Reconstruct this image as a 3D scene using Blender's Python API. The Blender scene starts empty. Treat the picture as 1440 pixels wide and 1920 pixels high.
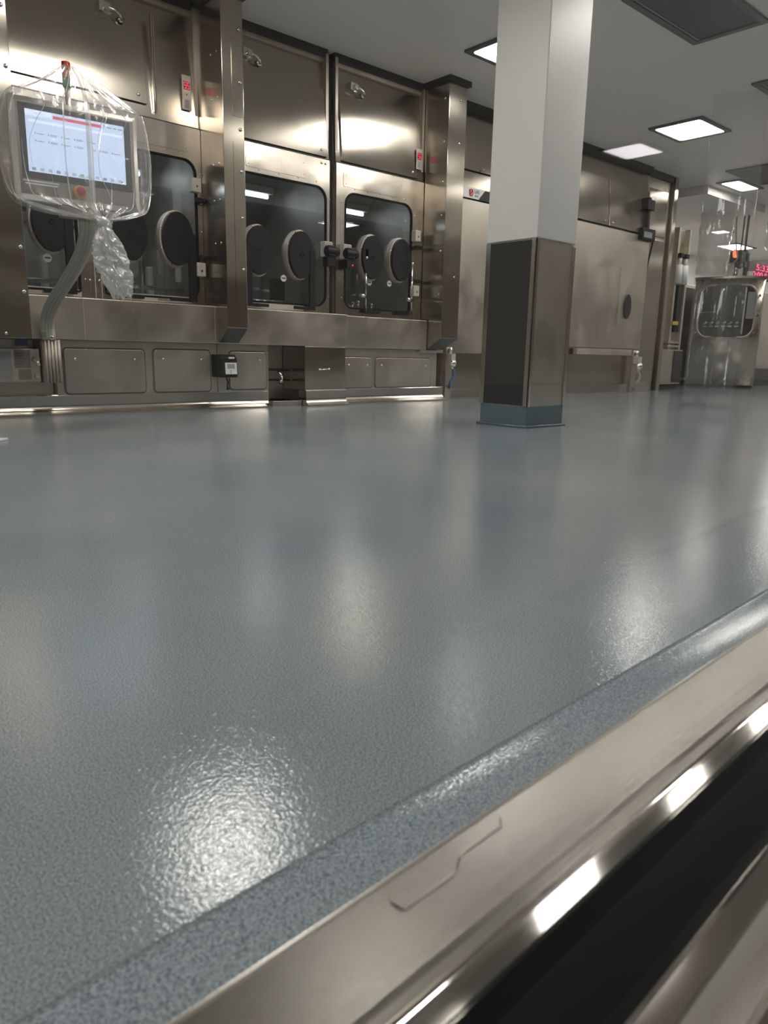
import bpy, bmesh, math, random
from math import sin, cos, pi, radians as rad
from mathutils import Vector, Matrix
random.seed(7)
C = bpy.context.scene.collection
scn = bpy.context.scene

# ------------------------------------------------------------------ materials
def mat(name, col=(.5,.5,.5), rough=.5, metal=0., emis=None, estr=0., **kw):
    m = bpy.data.materials.new(name); m.use_nodes = True
    b = m.node_tree.nodes['Principled BSDF']
    b.inputs['Base Color'].default_value = (*col, 1)
    b.inputs['Roughness'].default_value = rough
    b.inputs['Metallic'].default_value = metal
    if emis:
        b.inputs['Emission Color'].default_value = (*emis, 1)
        b.inputs['Emission Strength'].default_value = estr
    for k, v in kw.items():
        b.inputs[k.replace('_', ' ')].default_value = v
    return m

def steel(name, col=(.66,.575,.485), rough=.3, aniso=.75, tang=(0,0,1), wob=.0, streak=(260,260,3), stain=.35, bmp=.02):
    """brushed stainless: grain, cloudy stains in the finish, slight panel waviness"""
    m = mat(name, col, rough, 1.)
    nt = m.node_tree; N = nt.nodes; Lk = nt.links; b = N['Principled BSDF']
    tc = N.new('ShaderNodeTexCoord')
    mp = N.new('ShaderNodeMapping'); mp.inputs['Scale'].default_value = streak
    Lk.new(tc.outputs['Object'], mp.inputs[0])
    n1 = N.new('ShaderNodeTexNoise'); n1.inputs['Scale'].default_value = 1; n1.inputs['Detail'].default_value = 3
    Lk.new(mp.outputs[0], n1.inputs['Vector'])
    n2 = N.new('ShaderNodeTexNoise'); n2.inputs['Scale'].default_value = 2.3; n2.inputs['Detail'].default_value = 6
    n2.inputs['Roughness'].default_value = .62
    Lk.new(tc.outputs['Object'], n2.inputs['Vector'])
    mr = N.new('ShaderNodeMapRange'); mr.inputs[1].default_value = .35; mr.inputs[2].default_value = .68
    mr.inputs[3].default_value = rough*(1-stain*.6); mr.inputs[4].default_value = rough*(1+stain)
    Lk.new(n2.outputs[0], mr.inputs[0]); 
    ad = N.new('ShaderNodeMath'); ad.operation = 'MULTIPLY_ADD'; ad.inputs[1].default_value = .08; 
    Lk.new(n1.outputs[0], ad.inputs[0]); Lk.new(mr.outputs[0], ad.inputs[2])
    Lk.new(ad.outputs[0], b.inputs['Roughness'])
    mx = N.new('ShaderNodeMix'); mx.data_type = 'RGBA'
    mx.inputs[6].default_value = (*[c*.88 for c in col], 1); mx.inputs[7].default_value = (*[min(1, c*1.07) for c in col], 1)
    Lk.new(n2.outputs[0], mx.inputs[0]); Lk.new(mx.outputs[2], b.inputs['Base Color'])
    b.inputs['Anisotropic'].default_value = aniso
    if aniso:
        ge = N.new('ShaderNodeNewGeometry'); cv = N.new('ShaderNodeVectorMath'); cv.operation = 'CROSS_PRODUCT'
        cv.inputs[1].default_value = tang
        Lk.new(ge.outputs['True Normal'], cv.inputs[0]); Lk.new(cv.outputs[0], b.inputs['Tangent'])
    bp = N.new('ShaderNodeBump'); bp.inputs['Strength'].default_value = bmp; bp.inputs['Distance'].default_value = .0004
    Lk.new(n1.outputs[0], bp.inputs['Height'])
    if wob:
        n3 = N.new('ShaderNodeTexNoise'); n3.inputs['Scale'].default_value = 2.6; n3.inputs['Detail'].default_value = 1.5
        Lk.new(tc.outputs['Object'], n3.inputs['Vector'])
        b2 = N.new('ShaderNodeBump'); b2.inputs['Strength'].default_value = 1; b2.inputs['Distance'].default_value = wob
        Lk.new(n3.outputs[0], b2.inputs['Height']); Lk.new(b2.outputs[0], bp.inputs['Normal'])
    Lk.new(bp.outputs[0], b.inputs['Normal'])
    return m

def clear(name, tint=(.95,.97,.97), gl=.08, rough=.02, body=None, bodyamt=0., fres=True, bump=0., bscale=8, ior=1.45, gk=1.):
    """thin clear sheet: transparent + fresnel gloss (+ a little milky body)"""
    m = bpy.data.materials.new(name); m.use_nodes = True
    nt = m.node_tree; N = nt.nodes; Lk = nt.links; N.clear()
    out = N.new('ShaderNodeOutputMaterial')
    tr = N.new('ShaderNodeBsdfTransparent'); tr.inputs[0].default_value = (*tint, 1)
    g = N.new('ShaderNodeBsdfGlossy'); g.inputs['Roughness'].default_value = rough; g.inputs[0].default_value = (1,1,1,1)
    base = tr.outputs[0]
    if body:
        d = N.new('ShaderNodeBsdfTranslucent'); d.inputs[0].default_value = (*body, 1)
        d2 = N.new('ShaderNodeBsdfDiffuse'); d2.inputs[0].default_value = (*body, 1)
        md = N.new('ShaderNodeMixShader'); md.inputs[0].default_value = .6
        Lk.new(d.outputs[0], md.inputs[1]); Lk.new(d2.outputs[0], md.inputs[2])
        mb = N.new('ShaderNodeMixShader'); mb.inputs[0].default_value = bodyamt
        Lk.new(base, mb.inputs[1]); Lk.new(md.outputs[0], mb.inputs[2]); base = mb.outputs[0]
    mx = N.new('ShaderNodeMixShader')
    if fres:
        fr = N.new('ShaderNodeFresnel'); ge = N.new('ShaderNodeNewGeometry')
        ic = N.new('ShaderNodeMapRange'); ic.inputs[3].default_value = ior; ic.inputs[4].default_value = 1/ior   # same reflectance on both sides
        Lk.new(ge.outputs['Backfacing'], ic.inputs[0]); Lk.new(ic.outputs[0], fr.inputs[0])
        mu = N.new('ShaderNodeMath'); mu.operation = 'MULTIPLY_ADD'; mu.inputs[1].default_value = gk; mu.inputs[2].default_value = gl-.04*gk
        mu.use_clamp = True
        Lk.new(fr.outputs[0], mu.inputs[0]); Lk.new(mu.outputs[0], mx.inputs[0])
    else: mx.inputs[0].default_value = gl
    Lk.new(base, mx.inputs[1]); Lk.new(g.outputs[0], mx.inputs[2]); Lk.new(mx.outputs[0], out.inputs[0])
    if bump:
        tc = N.new('ShaderNodeTexCoord'); n = N.new('ShaderNodeTexNoise'); n.inputs['Scale'].default_value = bscale
        n.inputs['Detail'].default_value = 3; n.inputs['Distortion'].default_value = .6
        Lk.new(tc.outputs['Object'], n.inputs['Vector'])
        bp = N.new('ShaderNodeBump'); bp.inputs['Strength'].default_value = 1; bp.inputs['Distance'].default_value = bump
        Lk.new(n.outputs[0], bp.inputs['Height']); Lk.new(bp.outputs[0], g.inputs['Normal'])
    return m

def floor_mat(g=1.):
    m = mat('blue_grey_epoxy' if g == 1 else 'brightened_cove_epoxy', (.19,.23,.25), .2)
    nt = m.node_tree; N = nt.nodes; Lk = nt.links; b = N['Principled BSDF']
    tc = N.new('ShaderNodeTexCoord')
    sp = N.new('ShaderNodeTexNoise'); sp.inputs['Scale'].default_value = 420; sp.inputs['Detail'].default_value = 2
    Lk.new(tc.outputs['Object'], sp.inputs['Vector'])
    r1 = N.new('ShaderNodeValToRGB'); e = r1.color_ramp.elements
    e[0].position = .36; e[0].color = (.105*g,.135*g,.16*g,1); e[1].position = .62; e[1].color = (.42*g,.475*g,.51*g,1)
    Lk.new(sp.outputs[0], r1.inputs[0])
    cl = N.new('ShaderNodeTexNoise'); cl.inputs['Scale'].default_value = 1.7; cl.inputs['Detail'].default_value = 5
    Lk.new(tc.outputs['Object'], cl.inputs['Vector'])
    r2 = N.new('ShaderNodeValToRGB'); e = r2.color_ramp.elements
    e[0].position = .35; e[0].color = (.88,.91,.93,1); e[1].position = .66; e[1].color = (1.06,1.03,1.0,1)
    Lk.new(cl.outputs[0], r2.inputs[0])
    mx = N.new('ShaderNodeMix'); mx.data_type = 'RGBA'; mx.blend_type = 'MULTIPLY'; mx.inputs[0].default_value = 1
    Lk.new(r1.outputs[0], mx.inputs[6]); Lk.new(r2.outputs[0], mx.inputs[7])
    # pale scuffs left by wheels and mopping
    sc = N.new('ShaderNodeMapping'); sc.inputs['Rotation'].default_value = (0,0,.5); sc.inputs['Scale'].default_value = (.55,6.5,1)
    Lk.new(tc.outputs['Object'], sc.inputs[0])
    sn = N.new('ShaderNodeTexNoise'); sn.inputs['Scale'].default_value = 1.2; sn.inputs['Detail'].default_value = 4
    Lk.new(sc.outputs[0], sn.inputs['Vector'])
    rs = N.new('ShaderNodeMapRange'); rs.inputs[1].default_value = .63; rs.inputs[2].default_value = .75; rs.inputs[4].default_value = .35
    Lk.new(sn.outputs[0], rs.inputs[0])
    m2 = N.new('ShaderNodeMix'); m2.data_type = 'RGBA'; m2.inputs[7].default_value = (.27,.30,.31,1)
    Lk.new(rs.outputs[0], m2.inputs[0]); Lk.new(mx.outputs[2], m2.inputs[6])
    Lk.new(m2.outputs[2], b.inputs['Base Color'])
    mr = N.new('ShaderNodeMapRange'); mr.inputs[1].default_value = .3; mr.inputs[2].default_value = .7
    mr.inputs[3].default_value = .06; mr.inputs[4].default_value = .12
    Lk.new(cl.outputs[0], mr.inputs[0]); Lk.new(mr.outputs[0], b.inputs['Roughness'])
    bn = N.new('ShaderNodeTexNoise'); bn.inputs['Scale'].default_value = 225; bn.inputs['Detail'].default_value = 1.5
    Lk.new(tc.outputs['Object'], bn.inputs['Vector'])
    bp = N.new('ShaderNodeBump'); bp.inputs['Strength'].default_value = 1.; bp.inputs['Distance'].default_value = .00042
    Lk.new(bn.outputs[0], bp.inputs['Height']); Lk.new(bp.outputs[0], b.inputs['Normal'])
    b.inputs['Specular IOR Level'].default_value = .62
    return m

ST  = steel('brushed_steel', (.47,.42,.36), rough=.16, wob=.0, aniso=.92, stain=.2)
STW = steel('door_steel_wavy', (.60,.535,.465), rough=.2, wob=.008, aniso=.7, stain=.2)
STD = steel('dull_steel', (.62,.555,.485), rough=.36, aniso=.5, stain=.45)
STX = steel('polished_steel', (.66,.61,.55), rough=.16, aniso=0)
STH = steel('rail_steel', (.47,.435,.39), rough=.22, aniso=0, streak=(.6,9,9), stain=0, bmp=0)
SATIN = steel('satin_panel_steel', (.60,.53,.46), rough=.5, aniso=.0)
BEAD = mat('polished_bead', (.62,.58,.53), .06, 1.)
DARKST = mat('dark_smoked_panel', (.028,.029,.029), .4, Specular_IOR_Level=.25)
BLACK = mat('black_plastic', (.008,.008,.010), .5, Specular_IOR_Level=.3)
GASK = mat('black_rubber', (.004,.004,.005), .6, Specular_IOR_Level=.15)
GROOVE = mat('panel_groove', (.13,.115,.10), .6)
UNDER = mat('underside_reflection', (.055,.062,.066), .4)  # dark floor reflection under the duct posts, put into the colour
TRIM = mat('dark_sealant', (.035,.034,.034), .5)
CEIL = mat('ceiling_grey_paint', (.86,.80,.76), .32)
WALLW = mat('white_wall_panel', (.74,.72,.69), .35)
CLAD = mat('white_cladding', (.66,.64,.615), .4)
EPOX = mat('epoxy_cove', (.10,.145,.165), .22)
CHROME = mat('chrome', (.75,.73,.70), .14, 1.)
BEIGE = mat('beige_housing', (.45,.41,.36), .4)
WHITE = mat('white_plastic', (.75,.74,.72), .4)
GREY = mat('grey_plastic', (.30,.30,.30), .45)
CONDUIT = mat('grey_conduit', (.34,.335,.29), .38)
HEPA = mat('filter_grille', (.085,.088,.095), .5)
HFR = mat('filter_frame', (.13,.135,.14), .45)
LFR = mat('light_frame', (.10,.10,.10), .5)
LAMP = mat('lamp_diffuser', (.9,.9,.9), .4, emis=(1,.95,.88), estr=19)
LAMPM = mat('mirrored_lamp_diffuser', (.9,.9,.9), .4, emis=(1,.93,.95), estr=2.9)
FIN = mat('lamp_fin', (.75,.73,.66), .5, emis=(1,.95,.85), estr=.55)
LAMPC = mat('corridor_lamp_diffuser', (.9,.9,.9), .4, emis=(1,.93,.90), estr=8)
TUBE = mat('isolator_tube_lamp', (.9,.9,.9), .4, emis=(.75,.88,1), estr=5.0)
RED = mat('red_button', (.45,.02,.015), .3); YEL = mat('yellow_ring', (.65,.36,.02), .35)
SR = mat('stack_red', (.38,.015,.012), .25); SA = mat('stack_amber', (.55,.17,.02), .25); SG = mat('stack_green', (.01,.22,.10), .25)
LEDR = mat('red_led', (.1,0,0), .4, emis=(1,.02,.08), estr=1.3)
LEDP = mat('pink_led', (.1,0,0), .4, emis=(1,.06,.16), estr=2.2)
LEDO = mat('orange_lamp', (.4,.1,.05), .4, emis=(1,.2,.08), estr=1.2)
LEDB = mat('led_backing', (.06,.008,.012), .3)
BLUEH = mat('blue_hose', (.05,.09,.22), .35)
SCRW = mat('screen_white', (.1,.1,.1), .3, emis=(.52,.62,.82), estr=1.05)
SCRR = mat('screen_red', (.1,.02,.02), .3, emis=(.60,.10,.13), estr=1.)
SCRG = mat('screen_grey', (.1,.1,.1), .3, emis=(.20,.24,.34), estr=1.)
SCRL = mat('screen_light', (.1,.1,.1), .3, emis=(.66,.74,.90), estr=1.15)
SCRN = mat('screen_green', (.02,.1,.02), .3, emis=(.22,.55,.35), estr=1.)
LABR = mat('logo_red', (.42,.02,.02), .4)
LABK = mat('logo_ink', (.10,.09,.10), .5)
LABT = mat('tan_label', (.20,.18,.15), .5)
YTAG = mat('yellow_tag', (.6,.45,.05), .5)
CORW = mat('corridor_wall', (.62,.56,.50), .5)
CORF = mat('corridor_floor', (.33,.32,.31), .35)
GLASS = clear('window_glass', (.95,.965,.965), gl=.05)
ACRY = clear('acrylic_pane', (.86,.90,.92), gl=.10, rough=.015)
FILM = clear('bag_film', (.93,.93,.94), gl=.10, rough=.22, body=(.80,.77,.74), bodyamt=.17, bump=.010, bscale=10)
FILM2 = clear('bag_film_bunched', (.90,.90,.90), gl=.2, rough=.16, body=(.86,.84,.82), bodyamt=.36, bump=.02, bscale=26)
SLEEVE = clear('clear_sleeve_film', (.96,.96,.96), gl=.06, rough=.1, body=(.8,.78,.75), bodyamt=.42, bump=.01, bscale=9)
CURT = clear('clear_curtain_film', (.98,.98,.98), gl=.02, rough=.08, body=(.7,.7,.68), bodyamt=.04, bump=.004, bscale=5)
CREASE = clear('bag_crease_film', (.9,.9,.9), gl=.25, rough=.2, body=(.9,.88,.86), bodyamt=.45)
LINER = mat('grey_liner', (.19,.20,.205), .4)
GLOVE = mat('white_glove_rubber', (.62,.62,.60), .35)
FLOOR = floor_mat()
COVE = floor_mat(1.35)  # same epoxy made paler: the cove's brighter reflection is put into its colour

# ------------------------------------------------------------------ mesh helpers
def NB(): return bmesh.new()
def box(bm, x0,x1,y0,y1,z0,z1, mi=0):
    v = [bm.verts.new((x,y,z)) for x in (x0,x1) for y in (y0,y1) for z in (z0,z1)]
    for f in ((0,1,3,2),(4,6,7,5),(0,4,5,1),(2,3,7,6),(0,2,6,4),(1,5,7,3)):
        fa = bm.faces.new([v[i] for i in f]); fa.material_index = mi
    return v
def prism(bm, prof, x0, x1, axis='x', mi=0):
    """extrude a closed 2-D outline: axis x -> (y,z), y -> (x,z), z -> (x,y)"""
    def P(a,b,t): return {'x':(t,a,b),'y':(a,t,b),'z':(a,b,t)}[axis]
    A = [bm.verts.new(P(a,b,x0)) for a,b in prof]; B = [bm.verts.new(P(a,b,x1)) for a,b in prof]
    n = len(prof)
    fs = [bm.faces.new(A), bm.faces.new(B[::-1])]
    for i in range(n): fs.append(bm.faces.new((A[i],B[i],B[(i+1)%n],A[(i+1)%n])))
    for f in fs: f.material_index = mi
def frame_of(d):
    d = d.normalized(); u = Vector((0,0,1)) if abs(d.z) < .95 else Vector((1,0,0))
    a = d.cross(u).normalized(); return a, d.cross(a).normalized()
def tube(bm, pts, r, seg=12, caps=True, mi=0):
    pts = [Vector(p) for p in pts]; rs = r if isinstance(r, (list,tuple)) else [r]*len(pts)
    rings = []; pa = None
    for i,p in enumerate(pts):
        d = (pts[min(i+1,len(pts)-1)]-pts[max(i-1,0)]).normalized()
        if pa is None: a,b = frame_of(d)
        else:
            a = (pa - d*pa.dot(d)).normalized(); b = d.cross(a)
        pa = a
        rings.append([bm.verts.new(p+(a*cos(2*pi*k/seg)+b*sin(2*pi*k/seg))*rs[i]) for k in range(seg)])
    for i in range(len(rings)-1):
        for k in range(seg):
            f = bm.faces.new((rings[i][k],rings[i][(k+1)%seg],rings[i+1][(k+1)%seg],rings[i+1][k])); f.smooth = True; f.material_index = mi
    if caps:
        bm.faces.new(rings[0][::-1]).material_index = mi; bm.faces.new(rings[-1]).material_index = mi
def cyl(bm, p0, p1, r, seg=20, mi=0): tube(bm, [p0,p1], r, seg, mi=mi)
def spline(pts, n=8):
    P = [Vector(p) for p in pts]; P = [P[0]*2-P[1]]+P+[P[-1]*2-P[-2]]; o = []
    for i in range(1,len(P)-2):
        for k in range(n):
            t = k/n
            o.append(.5*((2*P[i])+(P[i+1]-P[i-1])*t+(2*P[i-1]-5*P[i]+4*P[i+1]-P[i+2])*t*t+(3*P[i]-P[i-1]-3*P[i+1]+P[i+2])*t**3))
    o.append(P[-2]); return o
def rrect(x0,x1,z0,z1,r,n=8, rs=None):
    rs = rs or (r,r,r,r); o = []       # corners: bl, br, tr, tl
    for (cx,cz,a0,rr) in ((x0+rs[0],z0+rs[0],pi,rs[0]),(x1-rs[1],z0+rs[1],1.5*pi,rs[1]),(x1-rs[2],z1-rs[2],0,rs[2]),(x0+rs[3],z1-rs[3],.5*pi,rs[3])):
        for k in range(n+1):
            a = a0+.5*pi*k/n; o.append((cx+rr*cos(a), cz+rr*sin(a)))
    return o
def ellipse(cx,cz,a,b,n=40): return [(cx+a*cos(2*pi*k/n), cz+b*sin(2*pi*k/n)) for k in range(n)]
def holed(bm, outer, holes, y0, y1, mi=0):
    """flat plate in the XZ plane between y0 and y1, with holes cut through"""
    loops = [outer]+holes
    for y, flip in ((y0,1),(y1,-1)):
        es = []
        for lp in loops:
            vs = [bm.verts.new((a,y,b)) for a,b in lp]
            es += [bm.edges.new((vs[i],vs[(i+1)%len(vs)])) for i in range(len(vs))]
        r = bmesh.ops.triangle_fill(bm, edges=es, use_beauty=True, use_dissolve=False, normal=(0,-flip,0))
    for lp in loops:
        A = [bm.verts.new((a,y0,b)) for a,b in lp]; B = [bm.verts.new((a,y1,b)) for a,b in lp]
        for i in range(len(lp)): 
            j = (i+1)%len(lp); bm.faces.new((A[i],A[j],B[j],B[i]))
    bmesh.ops.remove_doubles(bm, verts=bm.verts, dist=1e-5)
def ring(bm, outer, inner, y0, y1, mi=0):
    n = len(outer); L = [[bm.verts.new((a,y,b)) for a,b in lp] for lp in (outer,inner) for y in (y0,y1)]
    oA,oB,iA,iB = L
    for i in range(n):
        j = (i+1)%n
        for q in ((oA[i],oA[j],iA[j],iA[i]),(oB[j],oB[i],iB[i],iB[j]),(oA[j],oA[i],oB[i],oB[j]),(iA[i],iA[j],iB[j],iB[i])):
            bm.faces.new(q).material_index = mi
def dome(bm, c, r, h, d=(0,-1,0), seg=12, rings=4, mi=0):
    c = Vector(c); d = Vector(d).normalized(); a,b = frame_of(d); prev = None
    for i in range(rings):
        t = .5*pi*i/rings
        cur = [bm.verts.new(c+d*h*sin(t)+(a*cos(2*pi*k/seg)+b*sin(2*pi*k/seg))*r*cos(t)) for k in range(seg)]
        if prev:
            for k in range(seg):
                f = bm.faces.new((prev[k],prev[(k+1)%seg],cur[(k+1)%seg],cur[k])); f.smooth = True; f.material_index = mi
        prev = cur
    top = bm.verts.new(c+d*h)
    for k in range(seg):
        f = bm.faces.new((prev[k],prev[(k+1)%seg],top)); f.smooth = True; f.material_index = mi
    return bm

def empty(name, loc, label, cat, group=None, rz=0, kind=None):
    o = bpy.data.objects.new(name, None); C.objects.link(o); o.location = loc; o.rotation_euler = (0,0,rz)
    o.empty_display_size = .1
    tag(o, label, cat, group, kind); return o
def tag(o, label=None, cat=None, group=None, kind=None):
    if label: o['label'] = label
    if cat: o['category'] = cat
    if group: o['group'] = group
    if kind: o['kind'] = kind
    return o
def wmat(p):
    m = Matrix.Identity(4)
    while p is not None:
        m = (Matrix.Translation(p.location) @ p.rotation_euler.to_matrix().to_4x4()) @ m; p = p.parent
    return m
def obj(name, bm, m, parent=None, bevel=0, origin=None, smooth=False, local=False, label=None):
    """link ONE mesh. Coordinates are world unless local=True (then the parent's own)."""
    bmesh.ops.recalc_face_normals(bm, faces=bm.faces)
    if parent is not None and not local: bm.transform(wmat(parent).inverted())
    me = bpy.data.meshes.new(name)
    if parent is None:
        if origin is None:
            xs = [v.co for v in bm.verts]
            origin = ((min(v.x for v in xs)+max(v.x for v in xs))/2, (min(v.y for v in xs)+max(v.y for v in xs))/2, min(v.z for v in xs))
        bm.transform(Matrix.Translation(-Vector(origin)))
    bm.to_mesh(me); bm.free()
    for x in (m if isinstance(m, (list,tuple)) else [m]): me.materials.append(x)
    if smooth:
        for p in me.polygons: p.use_smooth = True
    o = bpy.data.objects.new(name, me); C.objects.link(o)
    if parent is None: o.location = origin
    else: o.parent = parent
    if bevel:
        b = o.modifiers.new('bevel', 'BEVEL'); b.width = bevel; b.segments = 2; b.limit_method = 'ANGLE'; b.angle_limit = rad(40)
    if label: o['label'] = label
    return o
def bx(name, m, parent, *a, bevel=.003, **k):
    bm = NB(); box(bm, *a); return obj(name, bm, m, parent, bevel=bevel, **k)
def struct(name, bm, m, **k):
    o = obj(name, bm, m, None, **k); o['kind'] = 'structure'; return o
def copy_tree(o, parent=None):
    c = o.copy(); C.objects.link(c); c.parent = parent
    for ch in list(o.children): copy_tree(ch, c)
    return c
_bolt = {}
def bolts(parent, pts, r=.011, name='bolt', m=None, d=(0,-1,0)):
    """each screw head its own part"""
    key = (r, name, d)
    for p in pts:
        if key not in _bolt:
            bm = NB(); dome(bm, (0,0,0), r, r*.55, d); me = bpy.data.meshes.new(name); 
            bmesh.ops.recalc_face_normals(bm, faces=bm.faces); bm.to_mesh(me); bm.free(); me.materials.append(m or CHROME); _bolt[key] = me
        o = bpy.data.objects.new(name, _bolt[key]); C.objects.link(o); o.parent = parent
        o.location = wmat(parent).inverted() @ Vector(p)

# ------------------------------------------------------------------ camera (solved from the room's vanishing points)
R = Matrix(((0.74907325,-0.12643593,0.65031009),(-0.66217446,-0.17305097,0.7290942),(0.02035309,-0.9767637,-0.2133505)))
cam = bpy.data.cameras.new('camera'); co = bpy.data.objects.new('camera', cam); C.objects.link(co)
M = Matrix(((R[0][0],-R[0][1],-R[0][2],0),(R[1][0],-R[1][1],-R[1][2],0),(R[2][0],-R[2][1],-R[2][2],.5),(0,0,0,1)))
co.matrix_world = M
cam.sensor_fit = 'HORIZONTAL'; cam.sensor_width = 36; cam.lens = 36*1363/1440
cam.clip_start = .01; cam.dof.use_dof = True; cam.dof.focus_distance = 5.0; cam.dof.aperture_fstop = 9
scn.camera = co

CZ = 3.19            # ceiling height
XL, XR, YB = -4.2, 21.5, 9.8
# near glass wall is turned 2.6 degrees to the machine line
KA = rad(2.6); NW = Matrix.Translation((.6,0,0)) @ Matrix.Rotation(KA, 4, 'Z') @ Matrix.Translation((-.6,0,0))

# ------------------------------------------------------------------ room shell
bm = NB(); box(bm, XL, XR, -.35, YB, -.1, 0); struct('floor', bm, FLOOR)
bm = NB(); box(bm, XL-.1, XR+.1, -7.2, YB+.1, CZ, CZ+.12); struct('ceiling', bm, CEIL)
bm = NB(); box(bm, XL-.1, XL, -7.1, YB, -.1, CZ); struct('wall_left', bm, WALLW)
bm = NB(); box(bm, XR, XR+.1, -7.1, YB, -.1, CZ); struct('wall_right', bm, WALLW)
bm = NB(); box(bm, XL, XR, YB, YB+.1, -.1, CZ); struct('wall_back', bm, WALLW)
# corridor the photo is taken from, seen only as reflections in the pane
bm = NB(); box(bm, XL, XR, -7.1, -.35, -.1, -.002); struct('floor', bm, CORF)
bm = NB(); box(bm, XL, XR, -7.2, -7.1, -.1, CZ); struct('wall_corridor', bm, CORW)

def nw(bm): bm.transform(NW); return bm
# low plinth under the glazing, with its cove, and the header above
bm = NB(); prism(bm, [(.06,0),(.36,0),(.36,.075),(.06,.075)], XL+.3, 20.5); struct('wall_front', nw(bm), WALLW)
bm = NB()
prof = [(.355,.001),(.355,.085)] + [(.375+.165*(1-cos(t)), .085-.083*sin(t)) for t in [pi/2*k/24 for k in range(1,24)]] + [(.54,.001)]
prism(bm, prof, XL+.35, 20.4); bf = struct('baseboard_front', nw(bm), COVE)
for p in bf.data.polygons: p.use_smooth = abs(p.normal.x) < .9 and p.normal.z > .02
bm = NB(); prism(bm, [(.06,2.9),(.36,2.9),(.36,CZ),(.06,CZ)], XL+.3, 20.5); struct('wall_header', nw(bm), WALLW)

win = empty('window_1', (0,0,0), None, None, kind='structure')
bm = NB()   # room side steel channel: flat top, lip, glazing bead
prism(bm, [(.262,.074),(.345,.074),(.347,.132),(.3445,.1355),(.340,.1345),(.297,.103),(.292,.1005),(.268,.0975),(.262,.095)], XL+.3, 20.4)
fr = obj('window_frame', nw(bm), STH, win, bevel=.0015)
bm = NB(); prism(bm, [(.178,.06),(.262,.06),(.262,.096),(.245,.088),(.200,.084),(.184,.092),(.178,.092)], XL+.3, 20.4)
obj('gasket', nw(bm), GASK, win)
bm = NB(); prism(bm, [(.06,.06),(.178,.06),(.178,.092),(.164,.090),(.150,.090),(.136,.086),(.130,.094),(.12,.088),(.06,.086)], XL+.3, 20.4)
obj('sill', nw(bm), [STH], win, bevel=.0015)
bm = NB(); prism(bm, [(.255,.0905),(.276,.1032),(.283,.1015),(.284,.092)], XL+.3, 20.4); obj('glazing_bead', nw(bm), BEAD, win, bevel=.001)
bm = NB(); prism(bm, [(.164,.0890),(.181,.0975),(.186,.0965),(.186,.088)], XL+.3, 20.4); obj('inner_bead', nw(bm), BEAD, win, bevel=.001)
bm = NB(); box(bm, XL+.3, 20.4, .222, .230, .07, 2.92); obj('window_pane', nw(bm), GLASS, win)
bm = NB()   # pressed catch slot in the steel channel
tube(bm, spline([(.385,.3355,.1315),(.388,.326,.1245),(.315+.01,.322,.1218),(.40-.055,.3215,.1213)],4)[:1]+[Vector((.302,.3225,.1225)),Vector((.372,.3225,.1225)),Vector((.380,.330,.1280)),Vector((.440,.331,.1285))][0:4], .0012, 8) if False else tube(bm, [(.318,.338,.1335),(.312,.330,.1280),(.318,.3235,.1230),(.372,.3235,.1230),(.379,.3265,.1252),(.386,.330,.1277),(.436,.330,.1277),(.441,.334,.131)], .0011, 8)
obj('catch_plate', nw(bm), STH, win, bevel=.0008)
for x in (-3.6, 17.2):
    bm = NB(); box(bm, x-.05, x+.05, .19, .30, .09, 2.9); obj('mullion', nw(bm), STH, win, bevel=.004)

# dark sealant trim where the cabinets meet the ceiling
# ------------------------------------------------------------------ steel skirting along the machine line
bm = NB()
def skirt(bm, x0, x1, y, z=.145, run=.075):
    prof = [(y+.12,.0),(y+.12,z),(y,z),(y-.004,z-.006)] + [(y-.004-run*(1-cos(t)), .012+(.055)*(1-sin(t))) for t in [pi/2*k/8 for k in range(9)]] + [(y-.004-run,0)]
    prism(bm, prof, x0, x1)
skirt(bm, -3.9, 3.66, 5.735)
struct('baseboard_back', bm, STX)
bm = NB(); skirt(bm, 4.02, 4.50, 5.64, run=.05); struct('baseboard_back', bm, STX)
bm = NB(); skirt(bm, 4.502, 6.0, 5.78); struct('baseboard_back', bm, STX)
bm = NB(); box(bm, 6.1, 10.35, 6.02, 6.10, 0, .10); struct('baseboard_back', bm, STD)

# ------------------------------------------------------------------ base cabinets
YD = 5.86
def base_cab(label, x0, x1, y, z0, z1, panels, rim=True, m=STD):
    t = empty('base_cabinet', ((x0+x1)/2, y+.3, z0), label, 'cabinet', 'steel base cabinets under the isolators')
    bx('carcass', m, t, x0, x1, y, y+.6, z0, z1)
    for (a,b,c,d) in panels:
        bm = NB(); ol = rrect(a,b,c,d,.03,5); prism(bm, ol, y-.012, y, 'y'); p = obj('access_panel', bm, m, t, bevel=.003)
        bm = NB(); ring(bm, rrect(a-.012,b+.012,c-.012,d+.012,.04,5), ol, y-.003, y); obj('panel_gasket', bm, GROOVE, p)
        w = b-a
        bolts(p, [(a+.06*min(1,w/.5)+.02, y-.012, d-.075), (b-.06*min(1,w/.5)-.02, y-.012, d-.075)], .011, 'latch')
    return t
base_cab('long steel base cabinet with two wide access panels, left of the black monitor box', 1.82, 3.15, 5.73, .14, .55,
         [(1.88,2.50,.155,.485),(2.58,3.08,.155,.49)])
base_cab('steel base cabinet right of the black monitor box, single rounded panel', 3.155, 3.66, 5.73, .14, .55, [(3.27,3.64,.165,.485)])
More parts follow.
